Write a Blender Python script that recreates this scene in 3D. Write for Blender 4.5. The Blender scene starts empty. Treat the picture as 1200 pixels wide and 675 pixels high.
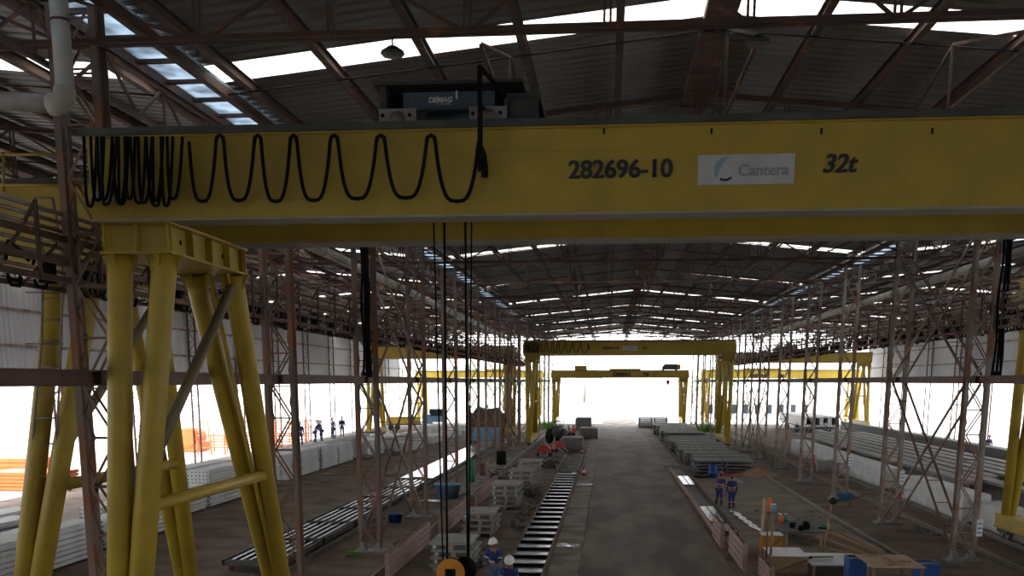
import bpy, bmesh, math, random
from mathutils import Vector, Matrix
random.seed(7)
C = bpy.context.scene.collection
R = math.radians
# ------------------------------------------------------------------ camera
CAMH = 6.6; PITCH = R(10.76); YAW = R(5.33); FPX = 1200.0
cd = bpy.data.cameras.new('camera'); cam = bpy.data.objects.new('camera', cd); C.objects.link(cam)
cd.sensor_width = 36; cd.lens = 36.0; cd.shift_x = 0; cd.shift_y = 0.28125
cd.clip_start = 0.1; cd.clip_end = 2000
cam.location = (0, 0, CAMH); cam.rotation_euler = (math.pi/2 - PITCH, 0, YAW)
bpy.context.scene.camera = cam
# ------------------------------------------------------------------ light
W = bpy.data.worlds.new('overcast_sky'); bpy.context.scene.world = W; W.use_nodes = True
bg = W.node_tree.nodes['Background']; bg.inputs[0].default_value = (0.98, 0.985, 1.0, 1); bg.inputs[1].default_value = 1.0
sd = bpy.data.lights.new('sun', 'SUN'); sun = bpy.data.objects.new('sun', sd); C.objects.link(sun)
sd.energy = 0.6; sd.angle = R(12); sun.rotation_euler = (R(28), R(-22), 0)
vs = bpy.context.scene.view_settings
vs.view_transform = 'Standard'; vs.look = 'None'; vs.gamma = 1; vs.use_curve_mapping = False
vs.exposure = 2.25

# ------------------------------------------------------------------ measuring helpers
def _ray(x, y):
    u = (x-600.0)/FPX; v = (675.0-y)/FPX
    f = math.cos(PITCH)+v*math.sin(PITCH); z = -math.sin(PITCH)+v*math.cos(PITCH)
    return u*math.cos(YAW)-f*math.sin(YAW), u*math.sin(YAW)+f*math.cos(YAW), z
def G(x, y, Z=0.0):
    a, b, c = _ray(x, y); t = (Z-CAMH)/c
    return Vector((a*t, b*t, Z))
def PY(x, y, Y):
    a, b, c = _ray(x, y); t = Y/b
    return Vector((a*t, Y, CAMH+c*t))

# ------------------------------------------------------------------ materials
def mat(name, c1, c2=None, scale=4.0, rough=0.7, metal=0.0, bump=0.0, lo=0.35, hi=0.65, c3=None, stretch=(1,1,1), spec=0.5):
    m = bpy.data.materials.new(name); m.use_nodes = True
    nt = m.node_tree; b = nt.nodes['Principled BSDF']
    b.inputs['Roughness'].default_value = rough; b.inputs['Metallic'].default_value = metal
    b.inputs['Specular IOR Level'].default_value = spec
    if c2 is None: c2 = tuple(x*0.8 for x in c1)
    tc = nt.nodes.new('ShaderNodeTexCoord'); mp = nt.nodes.new('ShaderNodeMapping')
    mp.inputs['Scale'].default_value = stretch
    nt.links.new(tc.outputs['Object'], mp.inputs[0])
    n = nt.nodes.new('ShaderNodeTexNoise'); n.inputs['Scale'].default_value = scale; n.inputs['Detail'].default_value = 6
    nt.links.new(mp.outputs[0], n.inputs['Vector'])
    r = nt.nodes.new('ShaderNodeValToRGB'); r.color_ramp.elements[0].position = lo; r.color_ramp.elements[1].position = hi
    r.color_ramp.elements[0].color = (*c1, 1); r.color_ramp.elements[1].color = (*c2, 1)
    if c3:
        e = r.color_ramp.elements.new(min(hi+0.08, 0.99)); e.color = (*c3, 1)
    nt.links.new(n.outputs['Fac'], r.inputs[0]); nt.links.new(r.outputs[0], b.inputs['Base Color'])
    if bump:
        bp = nt.nodes.new('ShaderNodeBump'); bp.inputs['Strength'].default_value = bump; bp.inputs['Distance'].default_value = 0.05
        nt.links.new(n.outputs['Fac'], bp.inputs['Height']); nt.links.new(bp.outputs[0], b.inputs['Normal'])
    return m
M = {}
M['yellow'] = mat('yellow_crane_paint', (0.44,0.31,0.030), (0.35,0.245,0.032), 1.6, 0.5, bump=0.02, lo=0.3, hi=0.7)
M['yellow_far'] = M['yellow']
M['flange'] = mat('pale_grey_flange', (0.36,0.35,0.29), (0.30,0.28,0.2), 2.0, 0.6)  # greyer tone than the yellow girder
M['rust'] = mat('rusty_steel', (0.075,0.052,0.042), (0.12,0.058,0.036), 1.7, 0.8, bump=0.1, lo=0.42, hi=0.62, c3=(0.30,0.11,0.04))
M['rustlite'] = mat('flaking_painted_steel', (0.29,0.255,0.22), (0.23,0.12,0.075), 1.1, 0.75, bump=0.08, lo=0.46, hi=0.6)
M['maroon'] = mat('red_primer_steel', (0.11,0.055,0.048), (0.17,0.09,0.075), 1.8, 0.7, bump=0.05)
M['roof'] = mat('aged_roof_sheet', (0.31,0.31,0.315), (0.22,0.22,0.22), 0.22, 0.75, lo=0.4, hi=0.62)
M['wallsheet'] = mat('pale_wall_sheet', (0.58,0.59,0.62), (0.48,0.49,0.52), 0.2, 0.6)
M['pipe'] = mat('grey_drain_pipe', (0.50,0.48,0.44), (0.36,0.33,0.28), 1.5, 0.6)
M['black'] = mat('black_rubber', (0.008,0.008,0.009), (0.012,0.012,0.013), 6, 0.9, spec=0.1)
M['darkmetal'] = mat('dark_grey_metal', (0.07,0.075,0.07), (0.04,0.042,0.04), 3, 0.6)
M['railsteel'] = mat('worn_rail_steel', (0.26,0.235,0.21), (0.17,0.13,0.10), 3, 0.5, metal=0.4)
M['railtan'] = mat('dusty_rail', (0.34,0.30,0.25), (0.22,0.17,0.13), 2, 0.4, metal=0.4)
M['rustmid'] = mat('brown_rusty_column', (0.17,0.135,0.115), (0.24,0.10,0.05), 1.1, 0.8, bump=0.08, lo=0.46, hi=0.62)
M['brace'] = mat('grimy_brace_paint', (0.20,0.165,0.09), (0.15,0.12,0.07), 2, 0.6)
M['galv'] = mat('galvanised_steel', (0.55,0.56,0.58), (0.42,0.43,0.45), 5, 0.28, metal=0.85)
M['mould'] = mat('oiled_mould_steel', (0.62,0.64,0.68), (0.42,0.44,0.48), 4, 0.22, metal=0.9)
M['concrete'] = mat('grey_concrete', (0.34,0.335,0.32), (0.24,0.23,0.22), 1.2, 0.85, bump=0.1)
M['concrete_w'] = mat('pale_precast_concrete', (0.62,0.63,0.63), (0.50,0.51,0.51), 1.3, 0.8, bump=0.05)
M['concrete_d'] = mat('dark_damp_concrete', (0.19,0.19,0.185), (0.12,0.118,0.112), 2.5, 0.75, bump=0.1)
M['dirt'] = mat('trodden_earth', (0.085,0.058,0.042), (0.20,0.145,0.11), 0.55, 0.95, bump=0.3, lo=0.35, hi=0.7)
M['road'] = mat('compacted_damp_road', (0.085,0.062,0.048), (0.21,0.165,0.13), 0.55, 0.75, bump=0.3, lo=0.40, hi=0.66, stretch=(1,0.3,1))
M['kerb'] = mat('worn_concrete_strip', (0.30,0.26,0.215), (0.14,0.11,0.09), 0.7, 0.85, bump=0.15)
M['sand'] = mat('sandy_concrete_apron', (0.24,0.195,0.155), (0.14,0.11,0.088), 0.5, 0.9, bump=0.2)
M['yard'] = mat('pale_yard_gravel', (0.62,0.61,0.59), (0.54,0.53,0.51), 0.2, 0.9)
M['wood'] = mat('raw_plywood', (0.46,0.33,0.20), (0.34,0.23,0.135), 2.2, 0.8, stretch=(1,6,1))
M['woodpink'] = mat('weathered_pinkish_board', (0.34,0.23,0.19), (0.24,0.155,0.13), 3, 0.85, stretch=(1,1,5))
M['plank'] = mat('brown_plank', (0.30,0.19,0.13), (0.19,0.12,0.08), 3, 0.85, stretch=(6,1,1))
M['blue'] = mat('blue_plastic', (0.012,0.07,0.30), (0.015,0.06,0.24), 3, 0.4)
M['blue_l'] = mat('pale_blue_paint', (0.16,0.30,0.45), (0.13,0.25,0.4), 3, 0.4)
M['demag'] = mat('blue_grey_hoist_paint', (0.055,0.10,0.13), (0.04,0.08,0.105), 2, 0.5)
M['white'] = mat('white_paint', (0.75,0.76,0.77), (0.66,0.67,0.68), 3, 0.5)
M['signgrey'] = mat('faded_sign_white', (0.50,0.51,0.52), (0.42,0.43,0.44), 2, 0.5)
M['ink'] = mat('black_lettering', (0.008,0.009,0.018), (0.01,0.01,0.02), 3, 0.5)
M['inkgrey'] = mat('faded_grey_lettering', (0.24,0.26,0.31), (0.30,0.31,0.34), 3, 0.5)
M['inkblue'] = mat('faded_blue_emblem', (0.20,0.32,0.42), (0.28,0.38,0.45), 3, 0.5)
M['red'] = mat('red_paint', (0.36,0.022,0.016), (0.26,0.018,0.014), 3, 0.5)
M['orange'] = mat('orange_paint', (0.75,0.18,0.03), (0.62,0.14,0.03), 3, 0.5)
M['hookorange'] = mat('amber_hook_paint', (0.62,0.26,0.02), (0.5,0.2,0.02), 4, 0.5)
M['green'] = mat('green_plastic', (0.03,0.22,0.12), (0.03,0.17,0.1), 3, 0.5)
M['weed'] = mat('bright_green_weeds', (0.16,0.42,0.04), (0.10,0.30,0.03), 3, 0.8)
M['tree'] = mat('washed_out_foliage', (0.50,0.60,0.46), (0.42,0.54,0.38), 0.8, 0.9)  # foliage colour paled to stand in for haze and overexposure
M['trunk'] = mat('tree_bark', (0.18,0.14,0.1), (0.12,0.09,0.07), 2, 0.9)
M['cloth'] = mat('navy_coverall', (0.018,0.035,0.16), (0.012,0.025,0.11), 5, 0.85)
M['jeans'] = mat('faded_denim', (0.07,0.14,0.26), (0.05,0.10,0.19), 6, 0.9)
M['skin'] = mat('brown_skin', (0.28,0.14,0.085), (0.24,0.12,0.07), 5, 0.6)
M['refl'] = mat('reflective_tape', (0.62,0.63,0.62), (0.55,0.56,0.55), 5, 0.4)
M['reflred'] = mat('red_reflective_tape', (0.75,0.20,0.18), (0.65,0.16,0.14), 5, 0.4)
M['vest'] = mat('orange_vest', (0.80,0.12,0.04), (0.7,0.1,0.04), 5, 0.7)
M['boot'] = mat('black_boot', (0.02,0.018,0.016), (0.03,0.027,0.022), 5, 0.6)
M['hair'] = mat('dark_hair', (0.015,0.01,0.008), (0.02,0.014,0.01), 9, 0.8)
M['tyre'] = mat('tyre_rubber', (0.02,0.02,0.02), (0.035,0.033,0.03), 6, 0.85)
M['glassdark'] = mat('dark_window', (0.03,0.04,0.05), (0.02,0.03,0.04), 2, 0.15)
def trans(name, col, noise=0.0):
    m = bpy.data.materials.new(name); m.use_nodes = True; nt = m.node_tree
    for n in list(nt.nodes):
        if n.type != 'OUTPUT_MATERIAL': nt.nodes.remove(n)
    out = nt.nodes['Material Output']
    t = nt.nodes.new('ShaderNodeBsdfTranslucent'); d = nt.nodes.new('ShaderNodeBsdfDiffuse'); x = nt.nodes.new('ShaderNodeMixShader')
    x.inputs[0].default_value = 0.12
    tc = nt.nodes.new('ShaderNodeTexCoord'); n = nt.nodes.new('ShaderNodeTexNoise'); n.inputs['Scale'].default_value = 1.3
    r = nt.nodes.new('ShaderNodeValToRGB'); r.color_ramp.elements[0].position = 0.3; r.color_ramp.elements[1].position = 0.6
    r.color_ramp.elements[0].color = (*[c*(1-noise) for c in col], 1); r.color_ramp.elements[1].color = (*col, 1)
    nt.links.new(tc.outputs['Object'], n.inputs['Vector']); nt.links.new(n.outputs['Fac'], r.inputs[0])
    nt.links.new(r.outputs[0], t.inputs[0]); nt.links.new(r.outputs[0], d.inputs[0])
    nt.links.new(t.outputs[0], x.inputs[1]); nt.links.new(d.outputs[0], x.inputs[2]); nt.links.new(x.outputs[0], out.inputs[0])
    return m
M['skylight'] = trans('translucent_fibreglass', (0.92,0.92,0.88))
M['valley'] = trans('dirty_translucent_sheet', (0.40,0.46,0.52), 0.55)

# ------------------------------------------------------------------ mesh builder
class MB:
    def __init__(s): s.v = []; s.f = []; s.sm = []
    def add(s, vs_, fs, smooth=False):
        o = len(s.v); s.v += [tuple(v) for v in vs_]
        for f in fs: s.f.append(tuple(i+o for i in f)); s.sm.append(smooth)
        return s
    def box(s, x0, x1, y0, y1, z0, z1, mtx=None):
        v = [Vector(p) for p in ((x0,y0,z0),(x1,y0,z0),(x1,y1,z0),(x0,y1,z0),(x0,y0,z1),(x1,y0,z1),(x1,y1,z1),(x0,y1,z1))]
        if mtx: v = [mtx @ p for p in v]
        return s.add(v, [(0,3,2,1),(4,5,6,7),(0,1,5,4),(1,2,6,5),(2,3,7,6),(3,0,4,7)])
    def frame(s, p, q, up=(0,0,1)):
        p = Vector(p); q = Vector(q); d = (q-p).normalized(); up = Vector(up)
        if abs(d.dot(up)) > 0.98: up = Vector((0,1,0)) if abs(d.y) < .9 else Vector((1,0,0))
        a = d.cross(up).normalized(); b = a.cross(d).normalized()
        return p, q, a, b
    def bar(s, p, q, w, h=None, up=(0,0,1)):
        h = h or w; p, q, a, b = s.frame(p, q, up)
        v = [e + a*(w/2*i) + b*(h/2*j) for e in (p, q) for i, j in ((-1,-1),(1,-1),(1,1),(-1,1))]
        return s.add(v, [(3,2,1,0),(4,5,6,7),(0,1,5,4),(1,2,6,5),(2,3,7,6),(3,0,4,7)])
    def angle(s, p, q, w, t, up=(0,0,1), fa=1, fb=1):      # L section
        p, q, a, b = s.frame(p, q, up); a = a*fa; b = b*fb
        pts = [(0,0),(w,0),(w,t),(t,t),(t,w),(0,w)]
        v = [e + a*i + b*j for e in (p, q) for i, j in pts]
        f = [tuple(range(6)), tuple(range(11,5,-1))] + [(i,(i+1)%6,(i+1)%6+6,i+6) for i in range(6)]
        return s.add(v, f)
    def ibeam(s, p, q, w, h, t=0.02, tw=0.015, up=(0,0,1)):
        p, q, a, b = s.frame(p, q, up)
        pts = [(-w/2,-h/2),(w/2,-h/2),(w/2,-h/2+t),(tw/2,-h/2+t),(tw/2,h/2-t),(w/2,h/2-t),(w/2,h/2),(-w/2,h/2),(-w/2,h/2-t),(-tw/2,h/2-t),(-tw/2,-h/2+t),(-w/2,-h/2+t)]
        v = [e + a*i + b*j for e in (p, q) for i, j in pts]; n = 12
        f = [(i,(i+1)%n,(i+1)%n+n,i+n) for i in range(n)]
        for k in (0, n):
            f += [(0+k,1+k,2+k,3+k,10+k,11+k),(3+k,4+k,9+k,10+k),(4+k,5+k,6+k,7+k,8+k,9+k)]
        return s.add(v, f)
    def tube(s, pts, r, n=8, cap=True):
        pts = [Vector(p) for p in pts]; rr = r if isinstance(r, (list, tuple)) else [r]*len(pts)
        d0 = (pts[1]-pts[0]).normalized(); up = Vector((0,0,1))
        if abs(d0.dot(up)) > .95: up = Vector((0,1,0))
        a = d0.cross(up).normalized(); v = []
        for i, p in enumerate(pts):
            d = ((pts[min(i+1,len(pts)-1)]-pts[max(i-1,0)])).normalized()
            a = (a - d*a.dot(d)).normalized(); b = d.cross(a)
            for k in range(n):
                t = 2*math.pi*k/n; v.append(p + (a*math.cos(t)+b*math.sin(t))*rr[i])
        f = [(i*n+k, i*n+(k+1)%n, (i+1)*n+(k+1)%n, (i+1)*n+k) for i in range(len(pts)-1) for k in range(n)]
        s.add(v, f, True)
        if cap:
            o = len(s.v)-len(v); s.f.append(tuple(o+k for k in range(n-1,-1,-1))); s.sm.append(False)
            s.f.append(tuple(o+(len(pts)-1)*n+k for k in range(n))); s.sm.append(False)
        return s
    def lathe(s, prof, n=16, c=(0,0,0), axis='z'):
        v = []
        for r, z in prof:
            for k in range(n):
                t = 2*math.pi*k/n; x, y = r*math.cos(t), r*math.sin(t)
                v.append({'z':(c[0]+x,c[1]+y,c[2]+z), 'y':(c[0]+x,c[1]+z,c[2]+y), 'x':(c[0]+z,c[1]+x,c[2]+y)}[axis])
        f = [(i*n+k, i*n+(k+1)%n, (i+1)*n+(k+1)%n, (i+1)*n+k) for i in range(len(prof)-1) for k in range(n)]
        s.add(v, f, True); o = len(s.v)-len(v)
        for b in (0, len(prof)-1): s.f.append(tuple(o+b*n+k for k in range(n))); s.sm.append(False)
        return s
    def prism(s, poly, y0, y1, plane='xz'):
        n = len(poly)
        mk = (lambda a, b, t: (a,t,b)) if plane == 'xz' else ((lambda a, b, t: (t,a,b)) if plane == 'yz' else (lambda a, b, t: (a,b,t)))
        v = [mk(a,b,y0) for a,b in poly] + [mk(a,b,y1) for a,b in poly]
        return s.add(v, [tuple(range(n)), tuple(range(2*n-1,n-1,-1))] + [(i,(i+1)%n,(i+1)%n+n,i+n) for i in range(n)])
    def blob(s, c, r, seed=0, amp=0.2, nu=10, nv=7, flat=1.0):
        rnd = random.Random(seed); v = []; ph = [rnd.uniform(0,6) for _ in range(6)]
        for j in range(nv+1):
            th = math.pi*j/nv
            for i in range(nu):
                a = 2*math.pi*i/nu
                k = 1+amp*(math.sin(3*a+ph[0]+2*th)*math.sin(2*th+ph[1])+0.5*math.sin(5*a+ph[2])*math.sin(3*th))
                v.append((c[0]+r*k*math.sin(th)*math.cos(a), c[1]+r*k*math.sin(th)*math.sin(a), c[2]+r*k*math.cos(th)*flat))
        f = [(j*nu+i, j*nu+(i+1)%nu, (j+1)*nu+(i+1)%nu, (j+1)*nu+i) for j in range(nv) for i in range(nu)]
        return s.add(v, f, True)
    def mesh(s, name, m):
        me = bpy.data.meshes.new(name); me.from_pydata(s.v, [], s.f); me.validate()
        if len(me.polygons) == len(s.sm): me.polygons.foreach_set('use_smooth', s.sm)
        bm = bmesh.new(); bm.from_mesh(me); bmesh.ops.recalc_face_normals(bm, faces=bm.faces); bm.to_mesh(me); bm.free()
        me.materials.append(m); return me
    def build(s, name, m, parent=None, loc=None):
        o = bpy.data.objects.new(name, s.mesh(name, m)); C.objects.link(o)
        if parent: o.parent = parent
        if loc is not None: o.location = loc
        return o

def tag(o, label=None, cat=None, group=None, kind=None):
    if label: o['label'] = label
    if cat: o['category'] = cat
    if group: o['group'] = group
    if kind: o['kind'] = kind
    return o
def thing(name, label, cat, loc=(0,0,0), rz=0, group=None):
    o = bpy.data.objects.new(name, None); C.objects.link(o); o.empty_display_size = 0.3
    o.location = loc; o.rotation_euler = (0,0,rz); return tag(o, label, cat, group)
KIDS = {}
def dup(root, loc=None, rz=None, label=None, group=None):
    kids = {}
    for o in C.objects:
        if o.parent: kids.setdefault(o.parent.name, []).append(o)
    def rec(o, par):
        c = o.copy(); C.objects.link(c)
        if par: c.parent = par
        for k in kids.get(o.name, []): rec(k, c)
        return c
    r = rec(root, None)
    if loc is not None: r.location = loc
    if rz is not None: r.rotation_euler = (0,0,rz)
    if label: r['label'] = label
    if group: r['group'] = group
    return r
ORD = ['first','second','third','fourth','fifth','sixth','seventh','eighth','ninth','tenth','eleventh','twelfth','thirteenth','fourteenth','fifteenth','sixteenth','seventeenth','eighteenth','nineteenth','twentieth']
def struct(name, mb, m, loc=None): return tag(mb.build(name, m, None, loc), kind='structure')

# ================================================================== SETTING
HY0, HY1 = -24.0, 165.0
XW0, XL, XC, XR, XW1 = -33.5, -9.25, 2.25, 13.55, 39.6      # left wall, left valley, ridge, right valley, right wall
ZE, ZR = 13.2, 14.3
COLY = [18.2+10.4*i for i in range(15)]
# ground
struct('floor', MB().box(XW0-0.5, XW1+0.5, HY0, HY1, -0.3, 0), M['dirt'])
struct('floor_roadway', MB().box(-0.95, 4.45, HY0, HY1+20, -0.02, 0.03), M['road'])
struct('floor_kerb_strip', MB().box(-2.05, -0.97, HY0, HY1-5, -0.02, 0.035), M['kerb'])
struct('floor_edge_strip', MB().box(4.47, 5.7, 82, HY1, -0.02, 0.035), M['kerb'])
struct('floor_apron', MB().prism([(5.0,40),(10.9,38),(10.9,72),(7.5,74),(5.0,72)], -0.02, 0.03, 'xy'), M['sand'])
struct('floor_walkway', MB().box(-10.6, -7.6, 60, 100, -0.02, 0.06), M['sand'])
struct('floor_yard', MB().box(-400, 400, HY0-60, 900, -0.6, -0.06), M['yard'])
# roof: corrugated sheets between translucent strips
SKY = [23.4+16.95*k for k in range(-2, 9)]
def corr(x0, z0, x1, z1, y0, y1, per=0.42, amp=0.085):
    prof = ((0.0,0.0),(0.60,0.0),(0.68,amp),(0.92,amp)); n = max(1, int(round((y1-y0)/per))); per = (y1-y0)/n
    pts = [(y0+per*(i+f), dz) for i in range(n) for f, dz in prof]+[(y1,0.0)]
    v = []; f = []
    for y, dz in pts: v += [(x0,y,z0+dz),(x1,y,z1+dz),(x0,y,z0+dz+0.01),(x1,y,z1+dz+0.01)]
    for i in range(len(pts)-1):
        a = i*4; f += [(a,a+1,a+5,a+4),(a+2,a+6,a+7,a+3)]
    return MB().add(v, f)
edges = [HY0]+[e for y in SKY for e in (y-0.62, y+0.62)]+[HY1]
slopes = [(XW0,ZE,(XW0+XL)/2,ZR),((XW0+XL)/2,ZR,XL-0.46,ZE),(XL+0.46,ZE,XC,ZR),(XC,ZR,XR-0.46,ZE),(XR+0.46,ZE,(XR+XW1)/2,ZR),((XR+XW1)/2,ZR,XW1,ZE)]
wn = 1; k = 0
for (a, za, b, zb) in slopes:
    mb = MB()
    for i in range(0, len(edges)-1, 2):
        c = corr(a, za, b, zb, edges[i], edges[i+1]); mb.add(c.v, c.f)
    k += 1; struct('ceiling' if k == 1 else 'ceiling.%03d' % (k-1), mb, M['roof'])
    for y in SKY:
        c = corr(a, za+0.02, b, zb+0.02, y-0.65, y+0.65)
        struct('window_%d' % wn, c, M['skylight']); wn += 1
for xv in (XL, XR):
    struct('window_%d' % wn, MB().box(xv-0.62, xv+0.62, HY0, HY1, ZE-0.10, ZE-0.07), M['valley']); wn += 1
    mb = MB(); y = HY0+0.7
    while y < HY1: mb.box(xv-0.45, xv+0.45, y-0.07, y+0.07, ZE-0.24, ZE-0.17); y += 1.45
    for sx in (-1, 1): mb.box(xv+sx*.53-.08, xv+sx*.53+.08, HY0, HY1-.3, ZE-.32, ZE-.12)
    struct('trim_%d' % (1 if xv < 0 else 2), mb, M['rust'])
# walls
def wallsheet(x, y0, y1, z0, z1, per=0.5):
    n = int((y1-y0)/per*4); v = []; f = []
    for i in range(n+1):
        y = y0+(y1-y0)*i/n; d = 0.03*(1 if (i % 4) in (1,2) else -1)
        v += [(x+d,y,z0),(x+d,y,z1)]
    for i in range(n): f.append((i*2,i*2+1,i*2+3,i*2+2))
    return MB().add(v, f)
struct('wall_left', wallsheet(XW0, HY0, HY1, 6.7, ZE), M['wallsheet'])
struct('wall_right', wallsheet(XW1, HY0, HY1, 6.7, ZE), M['wallsheet'])
mb = MB()
mb.box(XW0, XW1, HY0-0.1, HY0, 0, ZR)
struct('wall_back_light_block', mb, M['wallsheet'])  # unseen end wall, added to keep daylight from behind off the girder

# ------------------------------------------------------------------ purlins
def purlin_set(x0, x1, n, bay):
    xc = (x0+x1)/2
    for i in range(-n, n+1):
        x = xc + i*(x1-x0)/2/(n+0.55)
        z = ZR - (ZR-ZE)*abs(x-xc)/((x1-x0)/2) - 0.19
        if i == 0:
            mb = MB().box(-0.32,0.32,HY0,HY1-0.2,-0.14,0.02)
            for yy in range(int(HY0), int(HY1), 3): mb.box(-0.36,0.36,yy,yy+0.12,-0.20,-0.10)
            lab = 'wide dark ridge beam running the length of the %s roof' % bay; nm = 'ridge_beam'; m = M['rust']
        else:
            mb = MB().ibeam((0,HY0,-0.02),(0,HY1-0.2,-0.02),0.17,0.22,0.02,0.02)
            lab = 'rusty roof purlin under the %s roof, %s %s of the ridge' % (bay, ORD[abs(i)-1], 'left' if i < 0 else 'right'); nm = 'purlin'; m = M['rust']
        tag(mb.build(nm, m, None, (x,0,z)), lab, 'beam', 'purlins under the %s roof' % bay)
purlin_set(XL, XR, 5, 'central'); purlin_set(XW0, XL, 5, 'left'); purlin_set(XR, XW1, 5, 'right')

# ------------------------------------------------------------------ roof trusses
def truss(x0, x1, bay):
    L = x1-x0; xc = L/2; zb = 12.02; n = 10
    ztop = lambda x: (ZR-0.42) - (ZR-ZE)*abs(x-xc)/xc
    t = thing('roof_truss', '', 'truss', (x0,COLY[0],0))
    mb = MB()
    for s in (-1, 1): mb.angle((0,s*0.03,zb),(L,s*0.03,zb),0.11,0.02,fa=-s)
    mb.build('bottom_chord', M['rust'], t)
    for s in (0, 1):
        a, b = ((0,0,ztop(0)),(xc,0,ztop(xc))) if s == 0 else ((xc,0,ztop(xc)),(L,0,ztop(L)))
        MB().ibeam(a, b, 0.13, 0.12, 0.02, 0.04).build('top_chord', M['rust'], t)
    for i in range(1, n):
        x = L*i/n
        m2 = MB(); m2.bar((x-0.05,0,zb),(x-0.05,0,ztop(x)),0.04,0.05,up=(0,1,0)); m2.bar((x+0.05,0,zb),(x+0.05,0,ztop(x)),0.04,0.05,up=(0,1,0))
        m2.build('post', M['rust'], t)
    for i in range(n):
        xa, xb = L*i/n, L*(i+1)/n
        if i < n/2: p, q = (xa,0.02,ztop(xa)), (xb,0.02,zb)
        else: p, q = (xa,0.02,zb), (xb,0.02,ztop(xb))
        if i % 2: p, q = (xa,0.02,zb if i < n/2 else ztop(xa)), (xb,0.02,ztop(xb) if i < n/2 else zb)
        MB().angle(p, q, 0.055, 0.015, up=(0,1,0)).build('diagonal', M['rust'], t)
    return t
def flatten(t, name):                       # the same truss as a single far-away mesh
    mb = MB()
    for o in [o for o in C.objects if o.parent == t]:
        me = o.data; b = len(mb.v); mb.v += [tuple(v.co) for v in me.vertices]
        for p in me.polygons: mb.f.append(tuple(i+b for i in p.vertices)); mb.sm.append(False)
    return mb.mesh(name, M['rust'])
for (x0, x1, bay) in ((XL,XR,'central'),(XW0,XL,'left'),(XR,XW1,'right')):
    t0 = truss(x0, x1, bay); far = flatten(t0, 'roof_truss_far')
    for i, y in enumerate(COLY):
        if i == 0: t = t0
        elif i < 6: t = dup(t0, (x0,y,0))
        else:
            t = bpy.data.objects.new('roof_truss', far); C.objects.link(t); t.location = (x0,y,0)
        if i == 0: t.location = (x0, 18.0, 0.17)
        tag(t, 'rusty steel roof truss across the %s bay, %s from the camera' % (bay, ORD[i]), 'truss', 'roof trusses of the %s bay' % bay)
# longitudinal braces between trusses
def brace_mesh(L, z0, z1):
    mb = MB(); mb.angle((0,0,z0),(0,L/2,z1),0.06,0.015); mb.angle((0,L/2,z1),(0,L,z0),0.06,0.015)
    mb.bar((0,0,z0),(0,L,z0),0.06,0.06); mb.bar((0,L/2,z0),(0,L/2,z1),0.05,0.05,up=(0,1,0)); return mb
for (bx, bay, x0, x1) in (('ridge','central',XL,XR),('left','central',XL,XR),('right','central',XL,XR),('ridge','left',XW0,XL),('left','left',XW0,XL),('right','left',XW0,XL),('ridge','right',XR,XW1),('left','right',XR,XW1),('right','right',XR,XW1)):
    xc = (x0+x1)/2; hx = (x1-x0)/2
    x = xc if bx == 'ridge' else xc+(-0.4*hx if bx == 'left' else 0.4*hx)
    zt = ZR-0.5-(ZR-ZE)*abs(x-xc)/hx
    base = brace_mesh(10.4-0.2, 12.1, zt).mesh('sway_brace', M['rust'])
    for i in range(len(COLY)-1):
        o = bpy.data.objects.new('sway_brace', base); C.objects.link(o); o.location = (x+0.18, COLY[i]+0.1, 0)
        where = 'under the ridge' if bx == 'ridge' else 'on the %s slope' % bx
        tag(o, 'thin rusty zigzag brace %s of the %s roof, %s gap between trusses' % (where, bay, ORD[i]), 'brace', 'zigzag braces in the %s roof' % bay)

# thin tie rods between purlins, mid-way between trusses
for (bay, x0, x1) in (('central',XL,XR),('left',XW0,XL),('right',XR,XW1)):
    xc = (x0+x1)/2
    for s in (-1, 1):
        xe = x0+.7 if s < 0 else x1-.7
        me = MB().tube([(0,0,0),(xe-xc,0,-(ZR-ZE)*abs(xe-xc)/(xc-x0))],.022,6).mesh('tie_rod', M['black'])
        for i in range(len(COLY)-1):
            o = bpy.data.objects.new('tie_rod', me); C.objects.link(o); o.location = (xc+s*.05, COLY[i]+5.6, ZR-.375)
            tag(o, 'thin dark tie rod under the %s slope of the %s roof, %s gap between trusses' % ('left' if s < 0 else 'right', bay, ORD[i]), 'rod', 'tie rods in the %s roof' % bay)

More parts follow.
